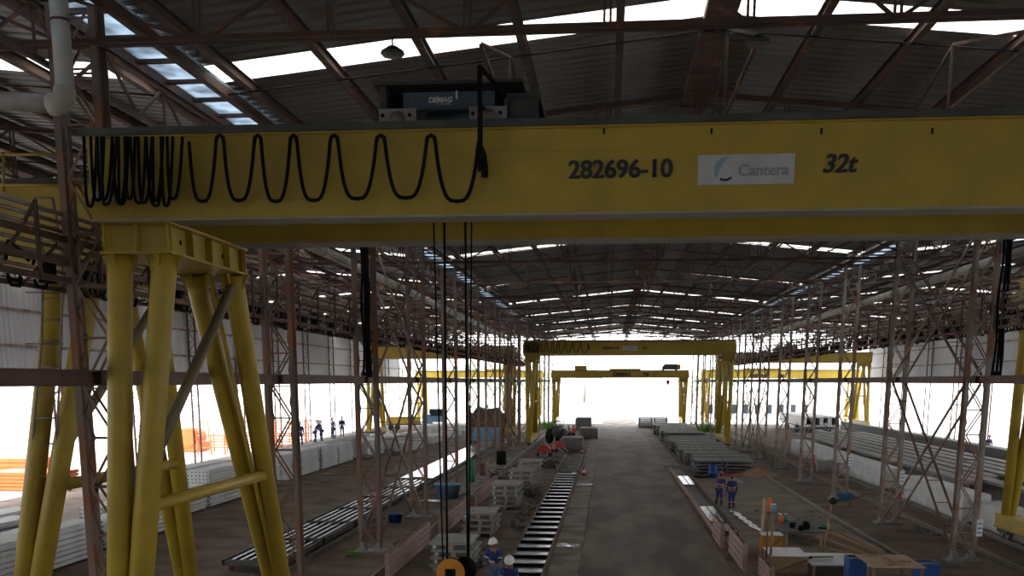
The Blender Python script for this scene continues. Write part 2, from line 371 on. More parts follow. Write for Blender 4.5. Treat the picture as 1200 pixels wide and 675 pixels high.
# ------------------------------------------------------------------ lattice columns
def column(w=0.62, d=0.36, h=12.85, m=None):
    t = thing('lattice_column', '', 'column')
    for sx in (-1, 1):
        for sy in (-1, 1):
            MB().angle((sx*w/2,sy*d/2,0.12),(sx*w/2,sy*d/2,h),0.125,0.018,up=(0,1,0),fa=-sx,fb=-sy).build('post', m, t)
    n = 14; mb = MB()
    for sy in (-1, 1):
        for i in range(n):
            z0 = 0.2+(h-0.3)*i/n; z1 = 0.2+(h-0.3)*(i+1)/n; s = 1 if i % 2 else -1
            mb.bar((-s*(w/2-.04),sy*(d/2-0.03),z0),(s*(w/2-.04),sy*(d/2-0.03),z1),0.045,0.02,up=(0,1,0))
            mb.bar((-w/2+.03,sy*(d/2-0.05),z1),(w/2-.03,sy*(d/2-0.05),z1),0.035,0.02,up=(0,1,0))
    for sx in (-1, 1):
        for i in range(n*2):
            z0 = 0.2+(h-0.3)*i/n/2; z1 = 0.2+(h-0.3)*(i+1)/n/2; s = 1 if i % 2 else -1
            mb.bar((sx*(w/2-0.03),-s*(d/2-.04),z0),(sx*(w/2-0.03),s*(d/2-.04),z1),0.02,0.03,up=(1,0,0))
    mb.build('lacing', m, t)
    b = MB()
    for sx in (-1, 1):
        x = sx*w/2
        v = [(x-.15,-.25,0.1),(x+.15,-.25,0.1),(x+.15,.25,0.1),(x-.15,.25,0.1),(x-.05,-.2,0.42),(x+.05,-.2,0.42),(x+.05,.2,0.42),(x-.05,.2,0.42)]
        b.add(v, [(0,3,2,1),(4,5,6,7),(0,1,5,4),(1,2,6,5),(2,3,7,6),(3,0,4,7)])
    b.box(-w/2-.3,w/2+.3,-.4,.4,-0.05,0.1)
    b.build('base_plinth', M['concrete'], t)
    return t
colL = column(m=M['rustmid']); colR = column(m=M['rustlite'])
for row, x in (('left row beside the roadway', -9.2), ('right row beside the roadway', 13.2)):
    for i, y in enumerate(COLY):
        src = colL if x < 0 else colR
        if i: t = dup(src, (x,y,0))
        else: t = src; t.location = (x,y,0)
        tag(t, 'flaking lattice steel column in the %s, %s from the camera' % (row, ORD[i]), 'column', 'lattice columns in the %s' % row)
def slimcolumn():
    mb = MB(); w = 0.55; h = 12.9
    for sx in (-1, 1): mb.box(sx*w/2-.045,sx*w/2+.045,-.09,.09,0,h)
    for i in range(16):
        z0 = h*i/16; z1 = h*(i+1)/16; s = 1 if i % 2 else -1
        mb.bar((-s*w/2,0,z0),(s*w/2,0,z1),0.045,0.03,up=(0,1,0)); mb.bar((-w/2,0,z1),(w/2,0,z1),0.035,0.03,up=(0,1,0))
    return mb.mesh('wall_column', M['rust'])
sc = slimcolumn()
for side, x in (('left', XW0+0.45), ('right', XW1-0.45)):
    for i, y in enumerate(COLY):
        o = bpy.data.objects.new('wall_column', sc); C.objects.link(o); o.location = (x,y,0)
        tag(o, 'slim lattice column against the %s cladding wall, %s from the camera' % (side, ORD[i]), 'column', 'slim columns along the %s wall' % side)
# wall girts
def girt(x, z, lab):
    mb = MB().bar((0,HY0,0),(0,HY1,0),0.08,0.12); mb.box(-.02,.02,HY0,HY1,-.1,-.02)
    tag(mb.build('wall_girt', M['rustlite'], None, (x,0,z)), lab, 'rail', 'wall girts')
for side, x in (('left', XW0+0.1), ('right', XW1-0.1)):
    for z, nm in ((6.75,'lowest'),(8.6,'lower middle'),(10.6,'upper middle'),(12.7,'topmost')):
        girt(x, z, '%s horizontal girt on the %s cladding wall' % (nm, side))
# side beams at mid height of the two rows (sections between columns, bolted to them)
for row, x, mt in (('left', -9.2, M['maroon']), ('right', 13.2, M['maroon'])):
    t = thing('tie_beam', 'long red-brown steel tie beam at mid height of the %s column row' % row, 'beam', (x,0,6.66))
    MB().ibeam((-0.0,HY0,0),(0,HY1-1,0),0.26,0.28,0.028,0.02).build('girder', mt, t)
    for i, y in enumerate(COLY[:12]):
        mb = MB(); mb.box(-0.14,0.14,y-0.28,y-0.25,-0.12,0.12)
        for yy in (-.36,-.32):
            for zz in (-.07,.0,.07): mb.box(0.0,0.15,y+yy,y+yy+.025,zz,zz+.02)
        mb.build('splice_plate', M['rust'], t)
# ladder-like X braces of the braced gap (both tiers, both rows)
def xbrace(x, ya, yb, z0, z1, lab, m1, m2):
    t = thing('cross_brace', lab, 'brace', (x,ya,0), 0, 'X braces between columns')
    L = yb-ya
    for (p, q, m) in (((0,0.42,z0),(0,L-.42,z1),m1), ((0.0,L-.42,z0),(0.0,0.42,z1),m2)):
        mb = MB(); d = Vector(q)-Vector(p); n = 8
        for s in (-1, 1): mb.bar(Vector(p)+Vector((s*.28,0,0)), Vector(q)+Vector((s*.28,0,0)),0.075,0.075)
        for i in range(1, n):
            c = Vector(p)+d*i/n; mb.bar(c+Vector((-.28,0,0)), c+Vector((.28,0,0)),0.035,0.035)
        mb.build('diagonal', m, t)
for row, x in (('left', -9.2), ('right', 13.2)):
    for (a, b) in ((2,3),(7,8)):
        for z0, z1, tier in ((0.35,6.5,'below'),(6.85,11.8,'above')):
            xbrace(x, COLY[a], COLY[b], z0, z1, 'X-shaped ladder brace %s the tie beam in the %s row, %s braced gap from camera' % (tier,row,'nearer' if a == 2 else 'farther'), M['rust'], M['rustlite'])
# eaves lattice beams along column rows and walls
def lattice_beam(x, z0, z1, lab, dens=1.3, m=None, name='lattice_girder'):
    t = thing(name, lab, 'girder', (x,0,0), 0, 'lengthwise lattice girders')
    mb = MB(); mb.bar((0,HY0,z0),(0,HY1-.5,z0),0.09,0.09); mb.build('bottom_chord', m or M['rust'], t)
    mb = MB(); mb.bar((0,HY0,z1),(0,HY1-.5,z1),0.09,0.09); mb.build('top_chord', m or M['rust'], t)
    mb = MB(); y = 14.0; s = 0
    while y < HY1-2:
        a, b = (z0, z1) if s % 2 == 0 else (z1, z0); mb.bar((0,y,a),(0,y+dens,b),0.05,0.05)
        if s % 2: mb.bar((0,y,z0),(0,y,z1),0.04,0.04,up=(0,1,0))
        y += dens; s += 1
    mb.build('web', m or M['rust'], t)
lattice_beam(-9.8, 12.0, 12.85, 'zigzag lattice girder under the left valley of the roof')
lattice_beam(14.1, 12.0, 12.85, 'zigzag lattice girder under the right valley of the roof')
lattice_beam(XW0+1.0, 12.15, 13.0, 'zigzag lattice girder along the top of the left wall')
lattice_beam(XW1-1.0, 12.15, 13.0, 'zigzag lattice girder along the top of the right wall')

# ------------------------------------------------------------------ pipe rack / conductor rails on the left row, and on the right row
def rack(x, side, z0, lab, n=8, y0=12.0, y1=118.0):
    t = thing('conductor_rail_rack', lab, 'rack', (x,0,z0))
    for i in range(n):
        MB().tube([(side*(0.07*i),y0,0.98-0.13*i),(side*(0.07*i),y1,0.98-0.13*i)],0.04,6).build('conductor_rail', M['railtan'], t)
    rnd = random.Random(3); y = y0+0.8
    mb = MB(); mb.bar((-side*0.1,0,1.02),(side*0.6,0,0.02),0.045,0.05); mb.bar((-side*.1,0,-0.2),(-side*.1,0,1.05),0.055,0.06,up=(0,1,0)); mb.bar((-side*.1,0,-.2),(side*.6,0,.0),.06,.05)
    bme = mb.mesh('bracket', M['rust'])
    while y < y1:
        o = bpy.data.objects.new('bracket', bme); C.objects.link(o); o.parent = t; o.location = (0,y,0); y += 2.1
    mb = MB(); mb.bar((-side*.05,y0,.55),(-side*.05,y1,.55),0.05,0.12); mb.bar((-side*.05,y0,.15),(-side*.05,y1,.15),0.05,0.1); mb.bar((-side*.05,y0,-0.15),(-side*.05,y1,-0.15),0.08,0.1); mb.bar((side*.48,y0,-0.25),(side*.48,y1,-0.25),0.06,0.08)
    y = y0
    while y < y1: mb.bar((-side*.05,y,-0.18),(side*.48,y+.6,-0.25),0.04,0.04); mb.bar((-side*.05,y,-.18),(-side*.05,y+.9,.45),0.04,.04); y += 1.2
    mb.build('lattice_shelf', M['rust'], t)
    mb = MB(); y = y0+.5
    while y < y1:
        h = rnd.uniform(.10,.22); xx = side*rnd.uniform(.05,.45)
        mb.tube([(xx,y,-0.16),(xx,y+.1,-.16-h*.8),(xx,y+.35,-.16-h*.8),(xx,y+.42,-.16)],0.03,5)
        if rnd.random() < .6: mb.box(xx-.09,xx+.09,y+.3,y+.6,-.18,.05+h)
        mb.tube([(xx,y,.1),(xx+.1*side,y+.3,.35),(xx,y+.7,.15)],.03,5)
        y += rnd.uniform(.4,.8)
    tag(mb.build('hanging_cable', M['black'], t), kind='stuff')
rack(-9.62, -1, 8.5, 'rack of parallel conductor rails and cables along the left column row')
rack(13.62, 1, 8.62, 'rack of conductor rails and cables along the right column row')

# ------------------------------------------------------------------ drain pipes
def longpipe(pts, r, lab, name='drain_pipe', collars=True, m=None):
    t = thing(name, lab, 'pipe', (0,0,0)); o = Vector(pts[0]); t.location = o
    pp = [Vector(p)-o for p in pts]
    MB().tube(pp, r, 14).build('barrel', m or M['pipe'], t)
    if collars:
        L = sum((pp[i+1]-pp[i]).length for i in range(len(pp)-1))
        a, b = pp[0], pp[-1]; n = max(1,int((b-a).length/6)); mb = MB()
        for i in range(n+1):
            c = a+(b-a)*(i+.02)/(n+.05); d = (b-a).normalized()*0.07; mb.tube([c-d,c+d], r*1.16, 14)
        mb.build('collar', M['rustlite'], t)
    return t
longpipe([(-10.05,24,11.15),(-10.05,104,10.75)], 0.17, 'long grey drain pipe slung along the left column row')
longpipe([(14.2,24,11.1),(14.2,104,10.75)], 0.17, 'long grey drain pipe slung along the right column row')
a = PY(64,-60,17.4); b = PY(61,114,17.4)
dp = thing('downpipe', 'thick grey vertical downpipe with an elbow at top left', 'pipe', (a.x,17.4,b.z))
MB().tube([(0,0,a.z-b.z),(0,0,0.05),(0,0,0.0)],0.15,16).build('barrel', M['pipe'], dp)
MB().tube([(0,0,0.15),(-.03,0,0),(-0.12,0.0,-0.1),(-0.3,0,-.12)],[.17,.185,.185,.17],16).build('elbow', M['pipe'], dp)
MB().tube([(-.25,0,-.11),(-3.2,0.3,0.22)],0.15,16).build('branch', M['pipe'], dp)
MB().tube([(0,0,1.15),(0,0,1.19)],0.158,16).build('clamp', M['rust'], dp)
for row, x, y, s in (('left', -9.2, COLY[2], 1), ('right', 13.2, COLY[1]+6.6, 1)):
    mb = MB(); rnd = random.Random(5)
    for j in range(7):
        ox, oy = rnd.uniform(-.13,.13), rnd.uniform(-.1,.1)
        pts = [(ox*(1+.3*math.sin(k*1.3+j)), oy, 11.6-k*0.6) for k in range(9)]
        mb.tube(pts, 0.045, 6)
    mb.box(-.16,.16,-.08,.08,6.75,6.95)
    tag(mb.build('cable_bundle', M['black'], None, ((x+0.12,y-0.35,0) if row == 'left' else (13.62,38.35,0))), 'thick black hanging cable bundle beside the %s column row' % row, 'cable')

# ================================================================== GANTRY CRANES
def text_mesh(s, size, name, m, parent, loc, rot, shear=0.0, bold=0.02, align='LEFT'):
    cu = bpy.data.curves.new(name, 'FONT'); cu.body = s; cu.size = size; cu.extrude = 0.004; cu.offset = bold*size; cu.shear = shear; cu.align_x = align
    o = bpy.data.objects.new(name+'_tmp', cu); C.objects.link(o)
    dg = bpy.context.evaluated_depsgraph_get(); me = bpy.data.meshes.new_from_object(o.evaluated_get(dg))
    bpy.data.objects.remove(o); me.materials.clear(); me.materials.append(m)
    bm = bmesh.new()
    for k, dx in enumerate((-1, 0, 1)):
        n0 = len(bm.verts); bm.from_mesh(me); bm.verts.ensure_lookup_table()
        for v in bm.verts[n0:]: v.co.x += dx*size*.018; v.co.z += k*.0006
    bm.to_mesh(me); bm.free()
    r = bpy.data.objects.new(name, me); C.objects.link(r); r.parent = parent; r.location = loc; r.rotation_euler = rot
    return r
def gantry(label, X0, X1, Y, ztop=10.5, gh=1.3, foot=(-1.6,7.0), legs='LR', rails=True, detail=True):
    t = thing('gantry_crane', label, 'crane', ((X0+X1)/2,Y,0)); hw = (X1-X0)/2; zb = ztop-gh
    y1, y2 = 0.0, 3.0; gw = 0.5
    for yy in (y1, y2):
        g = MB().box(-hw,hw,yy,yy+gw,zb+0.02,ztop-.02).build('girder', M['yellow'], t)
        MB().box(-hw,hw,yy-0.05,yy+gw+.05,zb-0.015,zb+0.02).build('bottom_flange', M['flange'], g)
        MB().box(-hw,hw,yy-0.05,yy+gw+.05,ztop-.02,ztop+.01).build('top_flange', M['yellow'], g)
        MB().box(-hw,hw,yy-0.01,yy,ztop-.36,ztop-.345).build('weld_seam', M['yellow'], g)
    # service edge on top of the front girder and rails
    MB().box(-hw-.1,hw,-.10,.04,ztop+.01,ztop+.12).build('top_edge_channel', M['darkmetal'], t)
    for yy in (y1, y2): MB().box(-hw,hw,yy+gw/2-.03,yy+gw/2+.03,ztop+.01,ztop+.09).build('trolley_rail', M['railsteel'], t)
    for s in (-1, 1): MB().box(s*hw-.12,s*hw+.12,gw,y2,zb+.1,ztop-.3).build('end_tie', M['yellow'], t)
    # leg head boxes and legs
    for s, tagc in ((-1,'L'),(1,'R')):
        if tagc not in legs: continue
        xa = s*hw + (0.15 if s < 0 else -1.25); xb = xa+1.1; z0 = zb-0.5; z1 = zb-.02
        hd = MB(); hd.box(xa+.08,xb-.08,.13,3.62,z0+.02,z1-.02)
        hd.box(xa-.06,xb+.06,0.0,3.75,z0-.02,z0+.02); hd.box(xa-.06,xb+.06,0.0,3.75,z1-.02,z1+.02)
        for yy in (0.03,3.70):
            for xx in (xa+.01,(xa+xb)/2,xb-.01): hd.box(xx-.012,xx+.012,yy-.01 if yy < 1 else yy-.12,yy+.1 if yy < 1 else yy,z0,z1)
        for xx in (xa+.02,xb-.02):
            for k in range(5): yk = .12+3.5*k/4; hd.box(xx-.07,xx+.07,yk-.012,yk+.012,z0,z1)
        head = hd.build('leg_head', M['yellow'], t)
        ho = MB()
        for yk in (.75,2.7): ho.lathe([(0.045,0),(0.045,.012)],12,(xb-.085,yk,(z0+z1)/2),'x')
        ho.build('access_hole', M['black'], head)
        xm = (xa+xb)/2; zf = 1.15
        for (yt, yf) in ((.25,foot[0]),(3.45,foot[1])):
            for xx in (xa+.17, xb-.17):
                lg = MB(); lg.tube([(xx,yt,z0-.02),(xx,yt+(yf-yt)*.03,z0-.35),(xm+(xx-xm)*.25,yf+(yt-yf)*.05,zf)],[.204]*3,18)
                L = lg.build('leg', M['yellow'], t)
                gs = MB()
                for a in (0,1,2,3):
                    dx, dy = (math.cos(a*math.pi/2), math.sin(a*math.pi/2))
                    p = Vector((xx,yt,z0-.02)); e = .012
                    sd_ = Vector((-dy,dx,0))*e; o1 = Vector((dx,dy,0))
                    v = [p+o1*.19-sd_, p+o1*.33-sd_, p+o1*.19-sd_+Vector((0,0,-.3)), p+o1*.19+sd_, p+o1*.33+sd_, p+o1*.19+sd_+Vector((0,0,-.3))]
                    gs.add(v, [(0,1,2),(5,4,3),(0,3,4,1),(1,4,5,2),(2,5,3,0)])
                gs.build('gusset', M['yellow'], L)
        # braces
        zl = 4.55; tl = (z0-zl)/(z0-zf)
        yfr = .25+(foot[0]-.25)*tl; yre = 3.45+(foot[1]-3.45)*tl
        xi = xm+(xb-.17-xm)*(1-.75*tl)
        MB().tube([(xi,yfr,zl),(xi,yre,zl)],.12,14).build('leg_tie', M['yellow'], t)
        zk = 5.2; tk = (z0-zk)/(z0-zf); yfk = .25+(foot[0]-.25)*tk; xk = xm+(xb-.17-xm)*(1-.75*tk)
        MB().tube([(xb-.17,3.3,z0-.3),(xk,yfk+.1,zk)],.10,14).build('diagonal_brace', M['brace'], t)
        sb = MB(); sb.box(xm-.24,xm+.24,foot[0]-.7,foot[1]+.7,.62,1.15); sb.box(xm-.3,xm+.3,foot[0]-.72,foot[1]+.72,1.13,1.17); sb.box(xm-.3,xm+.3,foot[0]-.72,foot[1]+.72,.60,.64)
        sb.build('sill_beam', M['yellow'], t)
        for yf in (foot[0],foot[1]):
            tr = MB().box(xm-.2,xm+.2,yf-.55,yf+.55,.42,.66).build('bogie', M['darkmetal'], t)
            for dy in (-.32,.32): MB().lathe([(.24,-.07),(.29,-.07),(.29,-.05),(.24,-.05),(.24,.07),(.0,.07)],18,(xm,yf+dy,.46),'x').build('wheel', M['railsteel'], tr)
    return t
main = gantry('large yellow gantry crane closest to the camera, marked 282696-10 and 32t', -8.55, 12.4, 17.0)
mx = (-8.55+12.4)/2
def loc_main(px, py, dy=-0.012):
    p = PY(px, py, 17.0+dy); return (p.x-mx, dy, p.z)
def marks(t, hand=True):
    rot = (math.pi/2,0,0)
    text_mesh('282696-10', 0.375, 'serial_number', M['ink'], t, loc_main(666,209), rot, 0, .018)
    text_mesh('32t', 0.375, 'capacity_mark', M['ink'], t, loc_main(963,202), rot, .22, .018)
    a = loc_main(817,217); b = loc_main(932,183)
    sg = MB().box(a[0],b[0],-.014,-.004,a[2],a[2]+.44).build('sign_panel', M['signgrey'], t)
    text_mesh('Cantera', 0.235, 'lettering', M['inkgrey'], sg, (a[0]+.62,-.016,a[2]+.13), rot, 0, .012)
    em = MB(); c = (a[0]+.42, a[2]+.22)
    pts = []
    for k in range(13):
        th = R(75+k*12); pts.append((c[0]+.19*math.cos(th)+.02, c[1]+.19*math.sin(th)))
    inn = []
    for k in range(13):
        th = R(75+k*12); w = .10*math.sin(math.pi*(k+.4)/13.5); inn.append((c[0]+.02+(.19-w)*math.cos(th), c[1]+(.19-w)*math.sin(th)))
    em.prism(pts+inn[::-1], -.018, -.014); em.build('emblem', M['inkblue'], sg)
    e2 = MB(); pts = [(c[0]+.17*math.cos(R(240+k*12)), c[1]+.17*math.sin(R(240+k*12))) for k in range(7)]; inn = [(c[0]+.13*math.cos(R(240+k*12)), c[1]+.13*math.sin(R(240+k*12))-.005) for k in range(7)]
    e2.prism(pts+inn[::-1], -.018, -.014); e2.build('emblem_tail', M['ink'], sg)
    # cleats along the top edge
    for px in (708,833,961,1090): 
        q = loc_main(px,157); MB().box(q[0]-.015,q[0]+.015,-.13,-.10,q[2]-.02,q[2]+.06).build('cleat', M['black'], t)
marks(main)
conduit = MB().tube([(-8.55+1.1-.35-mx,3.1,8.65),(-8.55+.75-mx,9.2-2.6,1.3)],0.05,8).build('conduit', M['yellow'], main)
# second identical crane down the hall
crane2 = dup(main, (mx-0.05,104.6,0), label='yellow gantry crane far down the central bay, bunched cables at its left end')
crL = gantry('yellow gantry crane in the left bay, partly hidden behind the near column', -32.6, -10.45, 20.9, foot=(-3.1,5.2))
crR = gantry('yellow gantry crane at the right edge of view, standing in the right bay', 15.85, 38.4, 39.4, foot=(-2.7,4.5))
crLf = gantry('yellow gantry crane high in the left bay, far off behind thin columns', -28.2, -10.8, 119.0, foot=(-2,6))
crRf = gantry('yellow gantry crane far down the right bay, upper of the two there', 15.2, 36.5, 150.0, foot=(-2,6))
crC = gantry('small far yellow gantry crane standing in daylight beyond the hall end', -8.8, 11.9, 158.5, ztop=8.15, gh=1.02, foot=(-2,6))
crLo = gantry('lower far yellow gantry crane beyond the end of the left bay', -32.0, -11.0, 171, ztop=8.45, gh=1.05, foot=(-2,6)); crLo.location.z = -.2
crRo = gantry('lower far yellow gantry crane beyond the end of the right bay', 15.0, 40.0, 171, ztop=8.55, gh=1.25, foot=(-2,6)); crRo.location.z = -.2
for t, zc, off, sc_ in ((crC,7.4,-1.0,.75),(crRo,7.45,-5,.8)):
    text_mesh('DEMAG', sc_, 'maker_lettering', M['ink'], t, (off,-.03,zc), (math.pi/2,0,0), .25, .05)
    text_mesh('32t', sc_*.9, 'capacity_mark', M['ink'], t, (off+4.4,-.03,zc), (math.pi/2,0,0), .2, .05)
for t, x, w in ((crC,-5.9,1.8),(crC,2.6-1.8,4.7),(crLo,4.0,6.0),(crRo,-3,6.0)):
    z = 8.17 if t is crC else (8.47 if t is crLo else 8.57)
    mb = MB().box(x-w/2,x+w/2,.1,2.9,z,z+(.75 if w < 2 else .3)); mb.box(x-w/2-.05,x+w/2+.05,.05,2.95,z+(.7 if w < 2 else .27),z+(.78 if w < 2 else .33))
    mb.build('control_housing' if w < 2 else 'walkway_panel', M['yellow'], t)
# trolleys / hoists
def hoist_far(x, y, z, lab, s=1.0):
    t = thing('hoist_trolley', lab, 'hoist', (x,y,z))
    mb = MB(); mb.box(-1.3*s,1.2*s,.2,2.8,.12,.5); mb.prism([(-1.3*s,.5),(1.2*s,.5),(1.2*s,.95),(-.9*s,.95)],.4,2.6); mb.build('hoist_body', M['demag'], t)
    MB().box(1.2*s,1.75*s,.5,2.4,.12,.9).build('drive_housing', M['hookorange'], t)
    for yy in (.25,3.25):
        for xx in (-1.1*s,1.1*s): MB().lathe([(.02,-.06),(.14,-.06),(.14,.06),(.02,.06)],12,(xx,yy,.14),'y').build('wheel', M['railsteel'], t)
    return t
t = hoist_far(9.1,158.6,8.22,'small dark hoist trolley on top of the crane in daylight beyond the hall',.9)
MB().tube([(-.2,1.5,.3),(-.2,1.5,-1.6)],.03,6).build('rope', M['black'], t); MB().lathe([(.02,-2.2),(.12,-2.1),(.3,-1.75),(.22,-1.45),(.02,-1.4)],10,(-.2,1.5,0)).build('hook_block', M['red'], t)
hoist_far(-27.0,119.1,10.55,'dark hoist trolley on the crane high in the far left bay')
hoist_far(24.5,150.1,10.55,'dark hoist trolley on the upper far crane of the right bay')

# main hoist trolley (sits on the near crane)
tr = thing('hoist_trolley', 'blue-grey hoist trolley lettered DEMAG on top of the nearest crane', 'hoist', (0,17.25,10.59))
def HT(px, py, Y=17.6): p = PY(px, py, Y); return p.x, p.z-10.59
x0, z1 = HT(473,110); x1, z0 = HT(580,150)
xa, za = HT(462,137); xb, _ = HT(505,152); xe, zt = HT(440,101); xf, _ = HT(636,101)
body = MB(); body.box(x0,x1,.3,2.5,za+.08,z1); body.box(x0+.3,x1-.05,.28,.31,za+.1,z1-.06)
for k in range(4): body.box(x0+.15+.42*k,x0+.18+.42*k,.275,.3,za+.08,z1)
bo = body.build('hoist_body', M['demag'], tr)
text_mesh('DEMAG', .112, 'maker_lettering', M['refl'], bo, (HT(503,122)[0],.26,HT(503,122)[1]), (math.pi/2,0,0), .25, .03)
MB().box(HT(515,123.5)[0],HT(529,123.5)[0],.255,.262,HT(515,123.5)[1]-.008,HT(515,123.5)[1]).build('underline', M['refl'], bo)
text_mesh('1', .19, 'unit_number', M['refl'], bo, (HT(532.5,118)[0],.26,HT(532.5,118)[1]), (math.pi/2,0,0), 0, .0)
MB().lathe([(.02,x0+.35),(.3,x0+.35),(.3,x0+.4),(.22,x0+.4),(.22,x1-.1),(.3,x1-.1),(.3,x1-.04),(.02,x1-.04)],20,(0,.75,.27),'x').build('rope_drum', M['demag'], tr)
for px in (468,574):
    q = HT(px,0)[0]; pl = MB().box(q-.3,q+.3,.0,.07,-.06,.3).build('end_plate', M['concrete'], tr)
    for dx, dz, r in ((-.24,.2,.03),(.2,.2,.03),(0,.06,.06)): MB().lathe([(r,-.012),(r,.01)],12,(q+dx,-.0,dz),'y').build('hole', M['black'], pl)
for q in (HT(468,0)[0],HT(574,0)[0]):
    for yy in (0.0,3.0): MB().lathe([(.02,-.05),(.13,-.05),(.13,.05),(.02,.05)],14,(q,yy+.0,.13),'y').build('wheel', M['railsteel'], tr)
fr = MB(); fr.box(xe,xf-.3,.12,2.7,zt-.05,zt); fr.box(xe,xf-.3,2.5,2.6,za,zt); fr.box(xe+.1,xe+.2,.2,2.6,za,zt-.05); fr.build('canopy_frame', M['darkmetal'], tr)
mot = MB(); xm0 = HT(590,0)[0]; xm1 = HT(632,0)[0]; mot.box(xm0,xm1,.4,2.2,.05,z1-.02); mot.box(xm1-.12,xm1,.3,2.4,-.02,z1+.1)
mot.lathe([(.02,0),(.2,0),(.22,.05),(.22,.35),(.16,.45),(.02,.45)],16,(xm0+.1,.35,.3),'x'); mot.build('motor_housing', M['darkmetal'], tr)
MB().lathe([(.02,0),(.1,0),(.1,.06),(.02,.06)],12,(HT(618,0)[0],.33,.18),'y').build('gauge', M['white'], tr)
# festoon arm of the trolley
px0 = HT(562,0,16.8)[0]; zt2 = PY(562,77,16.8).z-10.59
arm = MB(); arm.box(px0-.035,px0+.035,-.5,-.43,PY(562,205,16.8).z-10.59+.05,zt2); arm.bar((px0+.01,-.46,zt2-.02),(px0+.32,.3,z1-.1),.05,.05)
arm.bar((px0,-.46,.2),(px0,.3,.3),.05,.05); arm.build('cable_arm', M['black'], tr)
# hoist ropes and hook block
hb = thing('hook_block', 'orange-cheeked hook block hanging on ropes from the nearest crane', 'hook', (0,18.9,0))
hc = PY(529,670,18.9); hb.location = hc
zr = 10.75-hc.z
for pxt, pxb, r in ((507,519,.010),(521,524,.017),(545.5,548,.017),(554,549.5,.010)):
    xt = PY(pxt,262,18.9).x-hc.x; xb_ = PY(pxb,655,18.9).x-hc.x
    for dy in (-.03,.03): MB().tube([(xt,dy,zr),(xb_,dy,.1)],r,6).build('rope', M['black'], hb)
cheek = MB(); n = 28
for yy in (-.12,.12):
    ring = [(.27*math.cos(2*math.pi*k/n), .27*math.sin(2*math.pi*k/n)) for k in range(n)]; cheek.prism(ring, yy-.02, yy+.02)
cheek.build('cheek_plate', M['hookorange'], hb)
sl = MB(); sl.box(-.1,.1,-.146,-.141,-.25,.08); sl.box(-.1,.1,.141,.146,-.25,.08); sl.build('slot', M['black'], hb)
MB().lathe([(.03,-.1),(.26,-.1),(.22,-.03),(.22,.03),(.26,.1),(.03,.1)],24,(.0,0,0),'y').build('sheave', M['darkmetal'], hb)
MB().lathe([(.02,.06),(.22,.06),(.25,.14),(.25,.2),(.02,.2)],24,(.22,0,.02),'y').build('sheave', M['black'], hb)
hkp = [(.0,0,-.2),(.0,0,-.45)]+[(.0+.16*math.sin(R(a)), 0, -.62-.0+.16*math.cos(R(a))) for a in range(0,280,28)]
MB().tube(hkp,[.05,.055]+[.065-.004*i for i in range(len(hkp)-2)],10).build('hook', M['darkmetal'], hb)
# festoon cable along the girder
fe = thing('festoon_cable', 'black festoon cable looped along the front of the nearest crane girder', 'cable', (0,16.84,10.0))
def loop(xl, xr, yb, ytop=164, r=.028, dy=0, skew=0):
    pts = []
    for k in range(17):
        t_ = k/16; u = math.copysign(abs(2*t_-1)**0.6, 2*t_-1)
        px = (xl+xr)/2 + (xr-xl)/2*u + skew*(1-abs(u))
        py = ytop+(yb-ytop)*(1-abs(u)**3.4)
        p = PY(px, py, 16.84+dy); pts.append((p.x, dy, p.z-10.0))
    return pts
tops = [(221.5,253,236),(262,298,235),(306,340,236),(348,387,235),(396,441,233),(451,500,232),(510,561,236)]
for i, (a, b, yb) in enumerate(tops):
    pts = loop(a, b, yb, 166); MB().tube(pts, .030, 8).build('loop', M['black'], fe)
    if i: 
        pa = tops[i-1][1]; q = [PY(pa,166,16.84),PY(pa+1,161,16.84),PY((pa+a)/2,158.5,16.84),PY(a-1,161,16.84),PY(a,166,16.84)]
        MB().tube([(v.x,0,v.z-10.0) for v in q],.033,8).build('hanger', M['black'], fe)
rnd = random.Random(11)
for k in range(13):
    c = 106+k*8.0+rnd.uniform(-3,3); w = rnd.uniform(8,16); dy = -.03-.05*(k % 4)
    MB().tube(loop(c-w*.6, c+w*.6, 238+rnd.uniform(-5,5), 160, dy=dy, skew=rnd.uniform(-5,5)), .026, 7).build('loop', M['black'], fe)
hang = [PY(562,170,16.84),PY(559,176,16.84),PY(563,178,16.84),PY(567,185,16.84),PY(568.5,196,16.84),PY(568,208,16.84)]
MB().tube([(v.x,-.02,v.z-10.0) for v in hang],[.03,.03,.04,.05,.05,.06],8).build('cable_end', M['black'], fe)
MB().tube([(PY(562,150,16.84).x,-.03,.45),(PY(562,172,16.84).x,-.03,.1),(PY(567,180,16.84).x,-.04,0.0),(PY(569,176,16.84).x,-.04,.05),(PY(564,166,16.84).x,-.04,.2)],.03,8).build('cable_end', M['black'], fe)
for px in (110,125): 
    q = PY(px,229,16.84); MB().lathe([(.02,0),(.07,0),(.075,.03),(.075,.1),(.02,.12)],14,(q.x,.02,q.z-10.0),'y').build('reel', M['signgrey'], fe)
fe2 = dup(fe, (-0.05,104.44,10.0), label='bunched black festoon cable on the left end of the far central crane')
# dangling chains etc on crane 2 top
# lamps under the nearest truss
for px, py, nm in ((460,56,'left of the ridge'),(888,43,'just right of the ridge')):
    p = PY(px,py,18.0); p.z = 11.92; t = thing('high_bay_lamp', 'round dark high-bay lamp hanging %s near the top' % nm, 'lamp', p, 0, 'high bay lamps')
    MB().lathe([(.03,.13),(.07,.12),(.19,.04),(.2,.0),(.02,-.01)],20).build('lamp_shade', M['darkmetal'], t)
    MB().lathe([(.02,-.012),(.17,-.012),(.17,-.03),(.02,-.03)],20).build('diffuser', M['concrete_d'], t)
    MB().tube([(0,0,.1),(0,0,12.2-p.z)],.015,6).build('stem', M['darkmetal'], t)

